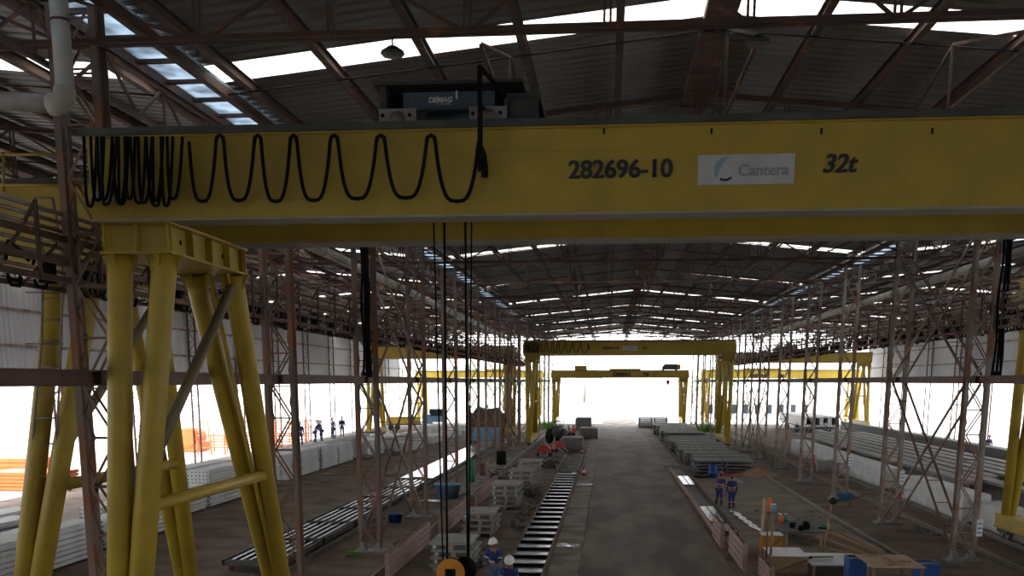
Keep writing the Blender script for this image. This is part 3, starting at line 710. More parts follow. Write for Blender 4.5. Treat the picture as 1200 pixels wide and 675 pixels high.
# ================================================================== RAILS
for x, lab in ((11.03,'left of the right column row'),(14.62,'just right of the right column row'),(16.55,'under the right bay crane'),(-7.85,'beside the left column row'),(-11.15,'left of the left column row')):
    mb = MB().ibeam((0,HY0+4,.09),(0,HY1-3,.09),.13,.14,.025,.03); mb.box(-.035,.035,HY0+4,HY1-3,.13,.17)
    mb.box(-.10,.10,HY0+4,HY1-3,0.0,.03)
    tag(mb.build('crane_rail', M['railsteel'], None, (x,0,0.0)), 'thin steel crane rail on the ground %s' % lab, 'rail', 'crane rails')

# ================================================================== PEOPLE
def skin_mesh(name, verts, edges, radii, m, root=0, sub=1):
    me = bpy.data.meshes.new(name+'_s'); me.from_pydata([tuple(v) for v in verts], edges, [])
    o = bpy.data.objects.new(name+'_s', me); C.objects.link(o)
    md = o.modifiers.new('s', 'SKIN')
    for i, r in enumerate(radii):
        sv = me.skin_vertices[0].data[i]; sv.radius = r if isinstance(r, tuple) else (r, r); sv.use_root = (i == root)
    sb = o.modifiers.new('d', 'SUBSURF'); sb.levels = sub; sb.render_levels = sub
    dg = bpy.context.evaluated_depsgraph_get(); r = bpy.data.meshes.new_from_object(o.evaluated_get(dg)); r.name = name
    bpy.data.objects.remove(o); r.materials.clear(); r.materials.append(m)
    for p in r.polygons: p.use_smooth = True
    return r
def person(label, loc, rz, pose='stand', helmet='white', hold=None, trousers='cloth', vest=False, small=False, face=True, scale=1.0, group=None):
    t = thing('person', label, 'person', loc, rz, group); t.scale = (scale,)*3
    lean = {'stand':0.05,'bend':0.55,'work':0.22,'crouch':0.5}[pose]
    hipz = {'crouch':0.48}.get(pose, 0.92)
    hip = Vector((0,0,hipz)); up = Vector((0,math.sin(lean),math.cos(lean)))
    chest = hip+up*0.30; neck = hip+up*0.52; nk2 = neck+Vector((0,.02+.05*math.sin(lean),.07)); head = nk2+Vector((0,.03+.06*math.sin(lean),.13))
    V = []; Ed = []; Rr = []
    def add(p, r, par=None):
        V.append(Vector(p)); Rr.append(r)
        if par is not None: Ed.append((par,len(V)-1))
        return len(V)-1
    ih = add(hip,(.15,.11)); ic = add(chest,(.155,.115),ih); ins = add(neck,(.10,.08),ic); ink = add(nk2,(.058,.058),ins)
    ij = add(head-Vector((0,-.01,.06)),(.072,.085),ink); add(head+Vector((0,0,.07)),(.078,.092),ij)
    J = {}
    for s, sd_ in ((-1,'l'),(1,'r')):
        sh = neck+Vector((s*.19,0,-.04)); 
        if pose == 'work': el = sh+Vector((s*.07,.10,-.25)); wr = el+Vector((-s*.10,.22,-.06))
        elif pose == 'bend': el = sh+Vector((s*.04,.12,-.25)); wr = el+Vector((-s*.04,.12,-.22))
        elif pose == 'crouch': el = sh+Vector((s*.06,.14,-.22)); wr = el+Vector((-s*.05,.20,-.10))
        else: el = sh+Vector((s*.07,-.01,-.28)); wr = el+Vector((s*.0,.08,-.25))
        a = add(sh,(.062,.062),ins); b = add(el,(.043,.043),a); c = add(wr,(.030,.026),b)
        d = (wr-el).normalized(); palm = wr+d*.075; pi_ = add(palm,(.036,.018),c)
        side = d.cross(Vector((0,0,1)))
        side = (side.normalized() if side.length > .1 else Vector((1,0,0)))
        curl = d.cross(side)*(-.02)
        for k, fl in enumerate((.062,.074,.068,.052)):
            o = side*(.03-.02*k)*1.0
            f1 = add(palm+o+d*.035,(.0095,.0095),pi_); f2 = add(palm+o+d*(.035+fl*.5)+Vector((0,0,-.012)),(.0085,.0085),f1); add(palm+o+d*(.03+fl*.8)+Vector((0,0,-.035)),(.0075,.0075),f2)
        t1 = add(palm+side*.045-d*.02,(.011,.011),pi_); add(palm+side*.06+d*.02+Vector((0,0,-.02)),(.009,.009),t1)
        J[sd_] = (sh,el,wr)
        hp = hip+Vector((s*.095,0,-.03))
        if pose == 'crouch': kn = hp+Vector((s*.08,.36,-.02)); an = Vector((s*.15,.10,.09))
        else: kn = Vector((s*.11,.05+ (.04 if s > 0 else 0),.49)); an = Vector((s*.13,-.02+(.06 if s > 0 else -.04),.09))
        a = add(hp,(.085,.09),ih); b = add(kn,(.058,.058),a); c = add(an,(.040,.042),b); add(an+Vector((0,.13,-.05)),(.038,.028),c)
        J['h'+sd_] = (hp,kn,an)
    body = bpy.data.objects.new('body', skin_mesh('body', V, Ed, Rr, M['skin'])); C.objects.link(body); body.parent = t
    # jacket
    V2, E2, R2 = [], [], []
    def a2(p, r, par=None):
        V2.append(Vector(p)); R2.append(r)
        if par is not None: E2.append((par,len(V2)-1))
        return len(V2)-1
    i0 = a2(hip+Vector((0,0,-.02)),(.185,.145)); i1 = a2(chest,(.19,.145),i0); i2 = a2(neck+Vector((0,0,-.01)),(.125,.10),i1); a2(neck+up*.045,(.075,.075),i2)
    for sd_ in 'lr':
        sh, el, wr = J[sd_]; p = a2(sh,(.082,.082),i2); q = a2(el,(.062,.062),p); a2(wr-(wr-el)*.05,(.047,.045),q)
    jk = bpy.data.objects.new('jacket', skin_mesh('jacket', V2, E2, R2, M['vest'] if vest else M['cloth'])); C.objects.link(jk); jk.parent = t
    V2, E2, R2 = [], [], []
    i0 = a2(hip+Vector((0,0,.03)),(.175,.135))
    for sd_ in 'lr':
        hp, kn, an = J['h'+sd_]; p = a2(hp+Vector((0,0,-.03)),(.11,.115),i0); q = a2(kn,(.08,.08),p); a2(an+Vector((0,0,.03)),(.062,.065),q)
    tr_ = bpy.data.objects.new('trousers', skin_mesh('trousers', V2, E2, R2, M[trousers])); C.objects.link(tr_); tr_.parent = t
    bo = MB()
    for sd_ in 'lr':
        an = J['h'+sd_][2]; b_ = MB().tube([an+Vector((0,-.07,-.04)),an+Vector((0,.0,-.03)),an+Vector((0,.1,-.045)),an+Vector((0,.18,-.055))],[.042,.058,.05,.032],10)
        b_.tube([an+Vector((0,0,-.03)),an+Vector((0,0,.06))],[.058,.056],10); b_.build('boot', M['boot'], t)
    # reflective bands
    band = MB(); rf = M['reflred'] if helmet == 'red' else M['refl']
    c = hip+up*.18; band.tube([c-up*.03, c+up*.03],[.203,.203],18)
    band.v = [tuple(Vector(v)*1) for v in band.v]
    bb = band.build('reflective_band', rf, t); bb.scale = (1,.80,1); bb.location = (0, c.y*.2, 0)
    for sd_ in 'lr':
        sh, el, wr = J[sd_]; c = sh.lerp(el,.75); d = (el-sh).normalized()*.02; MB().tube([c-d,c+d],.072,12).build('sleeve_band', rf, t)
        hp, kn, an = J['h'+sd_]; c = kn.lerp(an,.35); d = (an-kn).normalized()*.02; MB().tube([c-d,c+d],.078,12).build('leg_band', rf, t)
    # helmet
    hm = MB().lathe([(.132,0),(.136,.03),(.128,.08),(.098,.125),(.05,.15),(.005,.156)],18)
    hm.box(-.012,.012,-.11,.11,.10,.162)
    br = []; n = 18
    for k in range(n): a = 2*math.pi*k/n; br.append((.15*math.cos(a), (.15+(.045 if math.sin(a) > 0 else 0)*math.sin(a))*math.sin(a)))
    hm.prism(br, -.004, .012, 'xy')
    ho = hm.build('helmet', M['red'] if helmet == 'red' else M['white'], t); ho.location = head+Vector((0,0,.05)); ho.rotation_euler = (-lean*.9,0,0)
    if helmet == 'white' :
        for s in (-1,1):
            MB().lathe([(.01,-.02),(.04,-.02),(.045,.01),(.02,.02)],12,(s*.095,0,-.02),'x').build('ear_defender', M['red'], ho) if hold == 'ears' else None
    if face:
        MB().tube([head+Vector((0,.09,.02)),head+Vector((0,.118,-.02)),head+Vector((0,.09,-.03))],[.008,.014,.008],8).build('nose', M['skin'], body)
        for s in (-1,1):
            MB().lathe([(.001,0),(.012,.0),(.008,.006)],10,(head.x+s*.032,head.y+.088,head.z+.01),'y').build('eye', M['black'], body)
            MB().tube([head+Vector((s*.082,-.01,.03)),head+Vector((s*.092,-.015,0)),head+Vector((s*.083,0,-.035))],[.01,.016,.008],8).build('ear', M['skin'], body)
        MB().box(head.x-.024,head.x+.024,head.y+.083,head.y+.09,head.z-.062,head.z-.054).build('mouth', M['maroon'], body)
        MB().blob((head.x,head.y-.02,head.z+.0),.088,3,.03,10,6,1.05).build('hair', M['hair'], body)
    return t

# workers
def ground_at(px, py, z=0): g = G(px, py, z); return (g.x, g.y, z)
w = person('person in dark blue jacket, jeans and white helmet, holding a pole', (G(581,634,1.7).x,G(581,634,1.7).y,0), R(160), 'work', 'white', None, 'jeans')
person('person in navy coverall and white helmet with red ear defenders, lowest in view', (G(597,655,1.6).x,G(597,655,1.6).y,0), R(185), 'bend', 'white', 'ears')
person('left of two persons in navy coveralls and red helmets by the sand', ground_at(842,592), R(-35), 'work', 'red')
person('right of two persons in navy coveralls and red helmets, seen from behind', ground_at(857,596), R(15), 'stand', 'red')
tag(MB().tube([(0,0,0),(.25,.1,1.25)],.016,8).build('wooden_pole', M['plank'], None, (G(581,634,1.7).x+.35,G(581,634,1.7).y-.35,0)), 'thin wooden pole in the hands of the jeans-wearing worker', 'pole')
person('distant person in an orange vest beside the dark machine', ground_at(672,517), R(170), 'stand', 'red', vest=True, face=False)
person('distant person in dark clothes left of the orange-vested one', ground_at(667,516), R(100), 'stand', 'white', face=False)
def at_x(px, py, X):
    a, b, c = _ray(px, py); return X*b/a
for px, pose, rz, lab in ((352,'stand',20,'person in dark clothes on the pale slabs, leftmost of the group'),(369,'bend',-70,'bending person on the pale slabs, left of a facing one'),(377,'bend',70,'second bending person on the pale slabs, facing the first'),(391,'stand',120,'upright person in dark clothes standing on the pale slabs'),(401,'stand',200,'rightmost person standing on the pale slabs')):
    person(lab, (-23.5,at_x(px,512,-23.5),1.75), R(rz), pose, 'white', face=False, trousers='jeans' if px == 401 else 'cloth')
for px, X, pose, rz, lab in ((971,25.8,'bend',90,'bending person in blue working among the precast beams'),(934,24.5,'stand',180,'person in blue standing behind the near end of the trailer'),(1116,34.0,'crouch',60,'person in blue crouching behind the low dark wall at right'),(1160,34.4,'stand',180,'person in light blue with red helmet beyond the dark low wall'),(1193,34.8,'work',150,'person in blue at the far right edge of view')):
    Y = {971:124,934:127}.get(px) or at_x(px,525,X); xx = PY(px,505,Y).x
    person(lab, (xx,Y,0), R(rz), pose, 'red' if px == 1160 else 'white', face=False, trousers='jeans' if px == 1160 else 'cloth')

# ================================================================== STACKS OF CONCRETE
def slabstack(x0, x1, y0, y1, n, desc, cat='slab', th=.19, m='concrete_w', name='concrete_slab', group=None, holes=True, zb=0.08):
    if th == .19: n = max(3, round(n*.79))
    lx, ly = x1-x0, y1-y0; mb = MB().box(0,lx,0,ly,0,th-.045 if th < .23 else .11); mb.box(.12,lx-.12,.12,ly-.12,th-.045 if th < .23 else .11,th-.002)
    me = mb.mesh(name, M[m]); hme = None
    if holes:
        hb_ = MB(); k = max(2,int(lx/.19))
        for i in range(k): hb_.lathe([(.036,-.004),(.036,.01)],10,(lx*(i+.5)/k,0,(th-.02)/2),'y')
        hme = hb_.mesh('painted_core_holes', M['black'])  # flat black discs paint the darkness inside the cores
    rnd = random.Random(int(abs(x0*7+y0*13)))
    for i in range(n):
        o = bpy.data.objects.new(name, me); C.objects.link(o); o.location = (x0+rnd.uniform(-.03,.03), y0+rnd.uniform(-.05,.05), zb+i*th)
        if hme:
            h = bpy.data.objects.new('painted_core_holes', hme); C.objects.link(h); h.parent = o; tag(h, kind='stuff')
        pos = 'topmost' if i == n-1 else ('lowest' if i == 0 else ORD[n-1-i]+' from the top')
        tag(o, '%s in %s' % (('pale concrete slab, %s' % pos) if m == 'concrete_w' else ('grey slab, %s' % pos), desc), cat, group or desc)
    # bearers
    for k, yy in enumerate((y0+.4, y1-.5)):
        o = MB().box(x0,x1,yy,yy+.1,0,zb).build('timber_bearer', M['plank'], None)
        tag(o, '%s-end timber bearer of %s' % ('near' if k == 0 else 'far', desc), 'timber')
slabstack(-20.6,-19.4, 29.0,37.5, 9, 'the stack of the left bay nearest the camera')
slabstack(-22.0,-20.8, 30.0,38.0, 6, 'the low stack left of the nearest one')
slabstack(-23.6,-22.3, 30.5,40.0, 5, 'the third stack leftwards at the near end')
slabstack(-25.2,-23.9, 32.0,41.0, 6, 'the fourth stack leftwards at the near end')
slabstack(-26.9,-25.5, 34.0,44.0, 6, 'the wide stack at the left edge of view')
slabstack(-20.9,-19.6, 38.6,46.0, 8, 'the second stack along the left bay aisle')
slabstack(-23.8,-22.6, 44.0,52.0, 6, 'the low stack by the ladder of the left crane')
slabstack(-22.2,-20.95, 46.8,51.8, 8, 'the medium stack before the tall hollow-ended one')
slabstack(-22.25,-21.0, 52.5,58.5, 13, 'the tall hollow-ended stack behind the crane legs')
slabstack(-23.7,-22.45, 53.0,60.0, 13, 'the tall stack left of the hollow-ended one')
slabstack(-22.6,-21.4, 59.2,65.6, 12, 'the tall stack just right of the crane legs')
slabstack(-22.7,-21.5, 66.2,70.2, 12, 'the tall stack behind the rusty column')
slabstack(-22.7,-21.5, 70.8,75.2, 12, 'the tall aisle stack with a gap beyond it')
slabstack(-22.7,-21.5, 76.0,80.6, 11, 'the next to last tall stack of the aisle')
slabstack(-22.7,-21.5, 81.0,85.6, 10, 'the last tall stack of the aisle')
slabstack(-24.2,-22.9, 66.5,98.0, 11, 'the long stack behind the tall aisle row')
for k, (x, y, n) in enumerate(((-22.4,88,7),(-22.6,100,6),(-20.2,96,4),(-22.6,109,5),(-20.0,108,4),(-25.0,99,6),(-19.6,120,4),(-23.0,124,6),(-20.5,136,4))):
    slabstack(x, x+1.6, y, y+6.5, n, 'the %s low stack in the far part of the left bay' % ORD[k], th=.2, holes=False)

# pallets on legs (4 legs, deck with rim)
def pallet_mesh(lx, ly, h=.24):
    mb = MB(); mb.box(0,lx,0,ly,h-.09,h-.005); mb.box(0,lx,-.02,.05,h-.11,h-.005); mb.box(0,lx,ly-.05,ly+.02,h-.11,h-.005)
    for x in (.12,lx-.22):
        for y in (.1,ly-.25): mb.box(x,x+.12,y,y+.14,0,h-.07)
    return mb
def pallet_thing(lx, ly, h, label, group):
    t = thing('casting_pallet', label, 'pallet', (0,0,0), 0, group)
    mb = MB(); mb.box(0,lx,0,ly,h-.055,h); mb.box(-.01,lx+.01,-.03,0.04,h-.08,h+.004); mb.box(-.01,lx+.01,ly-.04,ly+.03,h-.08,h+.004); mb.build('deck', M['concrete'], t)
    for i, x in enumerate((.10,lx-.22)):
        for y in (.06,ly-.2):
            b = MB().box(x,x+.12,y,y+.14,0,h-.055).build('foot', M['concrete'], t)
    for y in (.08,ly-.2): MB().box(lx*.5-.07,lx*.5+.09,y,y+.1,0,h-.055).build('spacer_block', M['wood'], t)
    for y in (.02,): MB().lathe([(.02,-.03),(.045,-.03),(.045,.0),(.02,0)],10,(.2,y,h*.45),'y').build('lifting_eye', M['white'], t)
    return t
H = .265; proto = None
for si, (x, y, lx, ly, n, nm) in enumerate(((-6.15,35.0,1.5,2.2,4,'nearest'),(-6.2,43.2,1.45,2.3,4,'second'),(-6.05,52.8,1.5,2.6,5,'third'),(-5.95,61.5,1.5,2.2,5,'fourth'),(-5.8,65.5,1.5,2.0,6,'fifth'))):
    base = None
    for i in range(n):
        pos = 'topmost' if i == n-1 else ('lowest' if i == 0 else ORD[n-1-i]+' from the top')
        lab = 'grey footed pallet, %s in the %s stack beside the slatted bed' % (pos, nm)
        if base is None: base = pallet_thing(lx, ly, H, lab, 'pallets stacked left of the slat bed'); t = base
        else: t = dup(base, label=lab)
        t.location = (x+.04*((i*7)%3-1), y+.03*((i*5)%3), i*H)
# two long-slab stacks far on the left of the road
for si, (x, y, n) in enumerate(((-4.6,99,5),(-3.4,120,5),(-4.5,140,7))):
    slabstack(x, x+2.2, y, y+4, n, 'the %s dark stack left of the far roadway' % ORD[si], m='concrete_d', name='formwork_panel', cat='panel', th=.24, holes=False)
# the long row right of the road: two stacks side by side, again and again
pm = {}
for k in range(16):
    y = 75.4+k*4.0; xl = 6.3-0.03*k + (0.25*math.sin(k*1.7)); n = 4 if k < 9 else 5
    for c in range(2):
        x = xl + c*2.15; key = c
        if c not in pm: pm[c] = pallet_mesh(2.08,3.2,.24).mesh('casting_pallet_far', M['concrete_d'])
        for i in range(n):
            o = bpy.data.objects.new('casting_pallet', pm[c]); C.objects.link(o); o.location = (x+.05*math.sin(k+i*2.1), y+.06*math.cos(k*3+i), i*.245)
            pos = 'topmost' if i == n-1 else ('lowest' if i == 0 else ORD[n-1-i]+' from the top')
            tag(o, 'dark grey pallet, %s, %s column, %s row right of the road' % (pos, 'left' if c == 0 else 'right', ORD[k]), 'pallet', 'dark pallets stacked right of the road')
for c in range(2):
    for i in range(6):
        o = bpy.data.objects.new('casting_pallet', pm[0]); C.objects.link(o); o.location = (4.3+c*2.15, 150, i*.245)
        tag(o, 'dark grey pallet, %s layer up, %s column of the block by the hall end' % (ORD[i], 'left' if c == 0 else 'right'), 'pallet', 'dark pallets stacked at the hall end')

# ================================================================== SLAT BED on the left road edge
sbx0, sbx1 = -3.55, -2.12
t = thing('slatted_mould_bed', 'long ladder-like bed of shiny slats along the left road edge', 'mould', (0,30.0,0))
for x in (sbx0, sbx1): MB().box(x-.04,x+.04,0,43.5,0,.28).build('side_rail', M['rust'], t)
MB().box(sbx0,sbx1,0,43.5,0,.04).build('base', M['darkmetal'], t)
for i in range(24):
    y = .5+i*1.79
    v = [(sbx0+.05,y,.25),(sbx1-.05,y,.25),(sbx1-.05,y+1.6,.13),(sbx0+.05,y+1.6,.13),(sbx0+.05,y,.22),(sbx1-.05,y,.22),(sbx1-.05,y+1.6,.10),(sbx0+.05,y+1.6,.10)]
    MB().add(v,[(0,1,2,3),(7,6,5,4),(0,4,5,1),(1,5,6,2),(2,6,7,3),(3,7,4,0)]).build('slat', M['mould'], t); MB().box(sbx0+.06,sbx1-.06,y+.04,y+.06,.04,.21).build('web', M['black'], t)  # black sheet stands in for the dark hollow beneath each slat
t = thing('rubble_tray', 'dark shallow steel tray full of rubble beyond the slatted bed', 'tray', (0,74.3,0))
for x in (-3.75,-2.2): MB().box(x-.04,x+.04,0,17.5,0,.3).build('side_rail', M['maroon'], t)
MB().box(-3.75,-2.2,0,17.5,0,.15).build('bottom', M['darkmetal'], t)
mb = MB(); rnd = random.Random(2)
for k in range(220): mb.blob((rnd.uniform(-3.6,-2.35),rnd.uniform(.3,17),.17),rnd.uniform(.05,.14),k,.3,6,4,.6)
tag(mb.build('rubble', M['concrete'], t), kind='stuff')
# narrow trough right of the road
t = thing('narrow_steel_trough', 'narrow open steel trough with shiny strips right of the roadway', 'trough', (4.72,44.5,0))
for x in (0,.95): MB().box(x-.035,x+.035,0,34,0,.26).build('side_wall', M['woodpink'] if x == 0 else M['rust'], t)
MB().box(0,.95,0,34,0,.05).build('bottom', M['darkmetal'], t)
for y0, y1 in ((.6,3.2),(3.9,9.8),(21.5,27.5)):
    for x in (.10,.50): MB().box(x,x+.34,y0,y1,.12,.15).build('shiny_strip', M['mould'], t)
for k in range(5):
    g = G(861+k*6.2, 602+k*4.6); tag(MB().box(-.12,.12,-.9,.9,.03,.07).build('steel_plate', M['mould'], None, g), 'shiny narrow steel plate on the ground, %s in the row behind the two red-helmeted workers' % ORD[k], 'plate', 'row of small shiny plates'); C.objects[-1].rotation_euler = (0,0,R(10))

# ================================================================== CASTING BED in the left bay
for k in range(13):
    y = 34.5+k*5.2; lab = 'low steel casting table, %s from the camera in the long row of the left bay' % ORD[k]
    t = thing('casting_table', lab, 'table', (-13.5,y,0), 0, 'casting tables in the long row')
    fr = MB(); fr.box(0,2.25,0,.07,.22,.42); fr.box(0,2.25,4.93,5.0,.22,.42); fr.box(0,.08,0,5,.22,.42); fr.box(2.17,2.25,0,5,.22,.42); fr.build('frame', M['darkmetal'], t)
    if k < 6:
        for j in range(6): MB().box(.22+j*.33,.34+j*.33,.07,4.93,.34,.39).build('shiny_bar', M['mould'], t)
        MB().box(.08,2.17,.07,4.93,.24,.27).build('tray', M['darkmetal'], t)
    else:
        MB().box(.05,2.2,.05,4.95,.40,.44).build('steel_sheet', M['mould'], t)
    for x in (.1,2.05):
        for yy in (.3,4.5): MB().box(x,x+.12,yy,yy+.15,0,.22).build('leg', M['rust'], t)

# ================================================================== PRECAST BEAMS in the right bay
def precast(x, y0, y1, w, h, label, m='concrete', solid=False):
    mb = MB(); tf = .16
    prof = [(-w/2,0),(w/2,0),(w/2,.2),(.12,.34),(.12,h-.28),(w/2,h-tf),(w/2,h),(-w/2,h),(-w/2,h-tf),(-.12,h-.28),(-.12,.34),(-w/2,.2)] if not solid else [(-w/2,0),(w/2,0),(w/2-.03,h-.03),(w/2-.08,h),(-w/2+.08,h),(-w/2+.03,h-.03)]
    mb.prism(prof, 0, y1-y0)
    return tag(mb.build('precast_beam', M[m], None, (x,y0,.06)), label, 'beam', 'precast beams in the right bay')
for i, (x, y0, y1, w, h, lab, sd_) in enumerate((
    (17.6,65.5,98,1.3,1.25,'pale precast beam with its square end by the fourth right column',True),
    (17.4,50.0,60.5,1.3,1.3,'pale precast beam with its square end between the ladder braces',True),
    (17.6,25,49.0,1.3,1.1,'pale precast beam running out of view at the right edge',True),
    (19.6,58,110,.9,1.3,'long grey precast beam, second row from the right columns',False),
    (20.9,40,110,.8,1.25,'long grey precast beam, third row from the right columns',False),
    (22.2,62,112,.8,1.2,'long grey precast beam, fourth row from the right columns',False),
    (23.6,60,120,.8,1.15,'long grey precast beam, fifth row from the right columns',False),
    (25.0,58,118,.8,1.1,'long grey precast beam, sixth row from the right columns',False),
    (26.6,60,122,.8,1.0,'long grey precast beam, seventh row from the right columns',False),
    (28.2,62,120,.8,.95,'long grey precast beam, eighth row from the right columns',False))):
    precast(x, y0, y1, w, h, lab, 'concrete_w' if i < 3 else 'concrete', sd_)
for i in range(4):
    t = thing('box_culvert', 'hollow concrete box unit, %s in the row behind the right crane leg' % ORD[i], 'culvert', (22.3+i*1.45,52.8,0), 0, 'hollow box units')
    mb = MB(); mb.box(0,1.3,0,2,0,.15); mb.box(0,1.3,0,2,1.2,1.35); mb.box(0,.15,0,2,.15,1.2); mb.box(1.15,1.3,0,2,.15,1.2); mb.box(.15,1.15,1.9,2,.15,1.2); mb.build('shell', M['concrete'], t)
tag(MB().box(-.35,.35,0,80,0,1.0).box(-.45,.45,0,80,1.0,1.12).build('low_wall', M['darkmetal'], None, (32.6,68,0)), 'long dark low wall along the outer side of the right bay', 'wall')
# loose rubble between beams
rnd = random.Random(9)
for x0, x1, y0, y1, n, lab in ((-4.95,-4.4,36,43,30,'crumbs of concrete between the nearest pallets and the slatted bed'),(-4.5,-3.75,46,60,60,'loose stones left of the slatted bed'),(-8.8,-8.1,40.5,48.5,40,'stones at the foot of the left fence'),(18.35,18.95,50,64,50,'stones between the right bay beams'),(14.0,14.4,40.5,48,30,'stones just right of the right columns'),(7.5,10.6,44,54,60,'stones scattered on the sandy apron')):
    mb = MB()
    for k in range(n): mb.blob((rnd.uniform(x0,x1),rnd.uniform(y0,y1),.05),rnd.uniform(.03,.12),k,.3,6,4,.6)
    tag(mb.build('rubble', M['concrete_d'], None), lab, 'rubble', kind='stuff')
def mound(name, lab, c, r, h, m, seed=0):
    mb = MB(); n = 20; v = []; rings = 6; rnd = random.Random(seed)
    for j in range(rings+1):
        for k in range(n):
            a = 2*math.pi*k/n; q = j/rings; rr = r*q*(1+.15*math.sin(3*a+seed)+.08*rnd.uniform(-1,1)); v.append((rr*math.cos(a)*1.5, rr*math.sin(a), h*(1-q)**1.2*(1+.15*rnd.uniform(-1,1))))
    f = [(j*n+k,j*n+(k+1)%n,(j+1)*n+(k+1)%n,(j+1)*n+k) for j in range(rings) for k in range(n)]
    mb.add(v, f, True); return tag(mb.build(name, M[m], None, c), lab, 'heap')
M['sandpile'] = mat('reddish_sand', (0.34,0.20,0.13), (0.26,0.15,0.10), 2, .95, bump=.3)
mound('sand_heap', 'reddish sand heap at the near end of the dark pallets', G(887,557), 1.1, .55, 'sandpile')
mound('gravel_heap', 'low grey heap left of the reddish sand', G(862,566), .45, .35, 'concrete', 3)
mound('earth_heap', 'small dark earth heap at the foot of the pale slabs', G(350,570), .9, .3, 'dirt', 5)

# ================================================================== FENCES, BENCHES, TOOLS
def boardfence(x, y0, y1, h, label, m='woodpink', tilt=0, vert=True):
    t = thing('board_fence', label, 'fence', (x,y0,0), R(tilt)); L = y1-y0
    n = int(L/2.0)+1
    for i in range(n+1): MB().box(-.05,.05,L*i/n-.05,L*i/n+.05,0,h).build('post', M[m], t)
    for k in range(4):
        z = h*(.06+.235*k); MB().box(-.085,-.05,-.05,L+.05,z,z+h*.20).build('board', M[m], t)
        MB().box(.05,.08,-.05,L+.05,z,z+h*.20).build('board', M[m], t)
    return t
boardfence(-7.35,33.5,41.5,.95,'weathered pinkish board fence left of the nearest pallet stack')
boardfence(-7.1,43.0,52.0,.9,'weathered pinkish board fence beside the second pallet stack')
boardfence(-6.95,54,64,.85,'weathered pinkish board fence beside the third pallet stack')
boardfence(4.62,41.2,44.2,1.0,'short board fence at the near end of the steel trough')
boardfence(4.85,36.0,40.2,1.05,'wider weathered board panel right of the road at bottom of view')
boardfence(5.35,33.2,35.6,.7,'lowest board panel by the right road edge, partly cut off')
def crate(label, c, w, d, h, top='mould', front='wood', lid=True):
    t = thing('plywood_crate', label, 'crate', c)
    mb = MB(); mb.box(0,w,0,.02,0,h); mb.box(0,w,d-.02,d,0,h); mb.box(0,.02,.02,d-.02,0,h); mb.box(w-.02,w,.02,d-.02,0,h); mb.box(.02,w-.02,.02,d-.02,0,.02); mb.build('side_panel', M[front], t)
    mb = MB(); mb.bar((.05,-.02,.05),(w-.05,-.02,h-.1),.07,.03,up=(0,1,0)); mb.box(-.02,w+.02,-.03,0,0,.08); mb.build('batten', M['plank'], t)
    if lid: MB().box(-.03,w+.03,-.03,d+.03,h,h+.03).build('lid', M[top], t)
    return t
g = G(903,673); crate('plywood crate with a grey metal lid beside the work tables', (g.x,g.y,0), 1.25, 1.9, .62, 'galv')
g = G(893,650); crate('amber wooden box with a white top behind the plywood crate', (g.x,g.y,0), .75, .8, .75, 'white', 'hookorange')
def table(label, c, w, d, h, m='concrete', rz=0):
    t = thing('work_table', label, 'table', c, R(rz)); MB().box(0,w,0,d,h-.05,h).build('table_top', M[m], t)
    for x in (.03,w-.11):
        for y in (.03,d-.11): MB().box(x,x+.08,y,y+.08,0,h-.05).build('leg', M['wood'], t)
    return t
g = G(934,672); tt = table('low work table topped with a grey sheet right of the plywood crate', (g.x+.35,g.y-.8,0), 1.9, 2.6, .45, 'galv')
t = thing('angle_tool', 'dark clamp tool lying on the low work table', 'tool', (g.x+.9,g.y+.6,.45))
MB().tube([(-.35,0,.04),(.45,.1,.04)],.03,8).build('handle', M['darkmetal'], t); MB().lathe([(.03,0),(.12,0),(.12,.06),(.03,.06)],14,(-.4,0,0)).build('disc', M['black'], t)
g = G(916,640); table('dark cluttered bench with cans, behind the crate', (g.x+.1,g.y-.2,0), 1.5, 3.6, .62, 'darkmetal')
bz = .62
for dx, dy, m, lab in ((.25,2.9,'orange','orange jug on the dark cluttered bench'),(.22,3.2,'blue','blue jug behind the orange one on the bench'),(.5,3.1,'green','green jug beside the orange one on the bench')):
    t = thing('jug', lab, 'jug', (g.x+.1+dx,g.y-.2+dy,bz)); MB().lathe([(.1,0),(.13,.02),(.13,.22),(.05,.3),(.05,.32)],14).build('body', M[m], t); MB().lathe([(.055,.32),(.055,.36),(.01,.36)],12).build('cap', M['white'], t)
for dx, dy in ((.7,.5),(1.0,.9),(.5,1.3),(1.1,1.7)):
    tag(MB().lathe([(.12,0),(.13,.2),(.11,.2),(.10,.03),(.01,.03)],12).build('bucket', M['black'], None, (g.x+.1+dx,g.y-.2+dy,bz)), 'black bucket on the dark cluttered bench, %.0f cm from its near edge' % (dy*100) if False else 'small black bucket on the dark cluttered bench, %s from the near end' % ORD[(.5,.9,1.3,1.7).index(dy)], 'bucket', 'black buckets on the bench')
# poles
def pole(label, p, q, r=.03, m='plank'):
    p = Vector(p); return tag(MB().tube([(0,0,0),Vector(q)-p],r,8).build('pole', M[m], None, p), label, 'pole')
a = G(902,672); b = PY(906,600,a.y+.1); pole('upright timber stake carrying a pale blue can', a, b, .045)
t = thing('paint_can', 'pale blue can on top of the timber stake', 'can', b); MB().lathe([(.10,0),(.10,.28),(.02,.29)],14,(0,0,0)).build('body', M['blue_l'], t); MB().lathe([(.105,.26),(.105,.29),(.02,.3)],14).build('lid', M['white'], t)
t = thing('orange_flag', 'orange cloth draped on a dark red stick by the pale blue can', 'cloth', (b.x-.12,b.y+.25,0)); MB().tube([(0,0,0),(0,0,b.z+.2)],.03,8).build('stick', M['maroon'], t)
mb = MB(); mb.prism([(-.07,b.z),(.09,b.z-.02),(.1,b.z+.4),(.03,b.z+.52),(-.05,b.z+.42)],-.03,.03); mb.build('cloth', M['orange'], t)
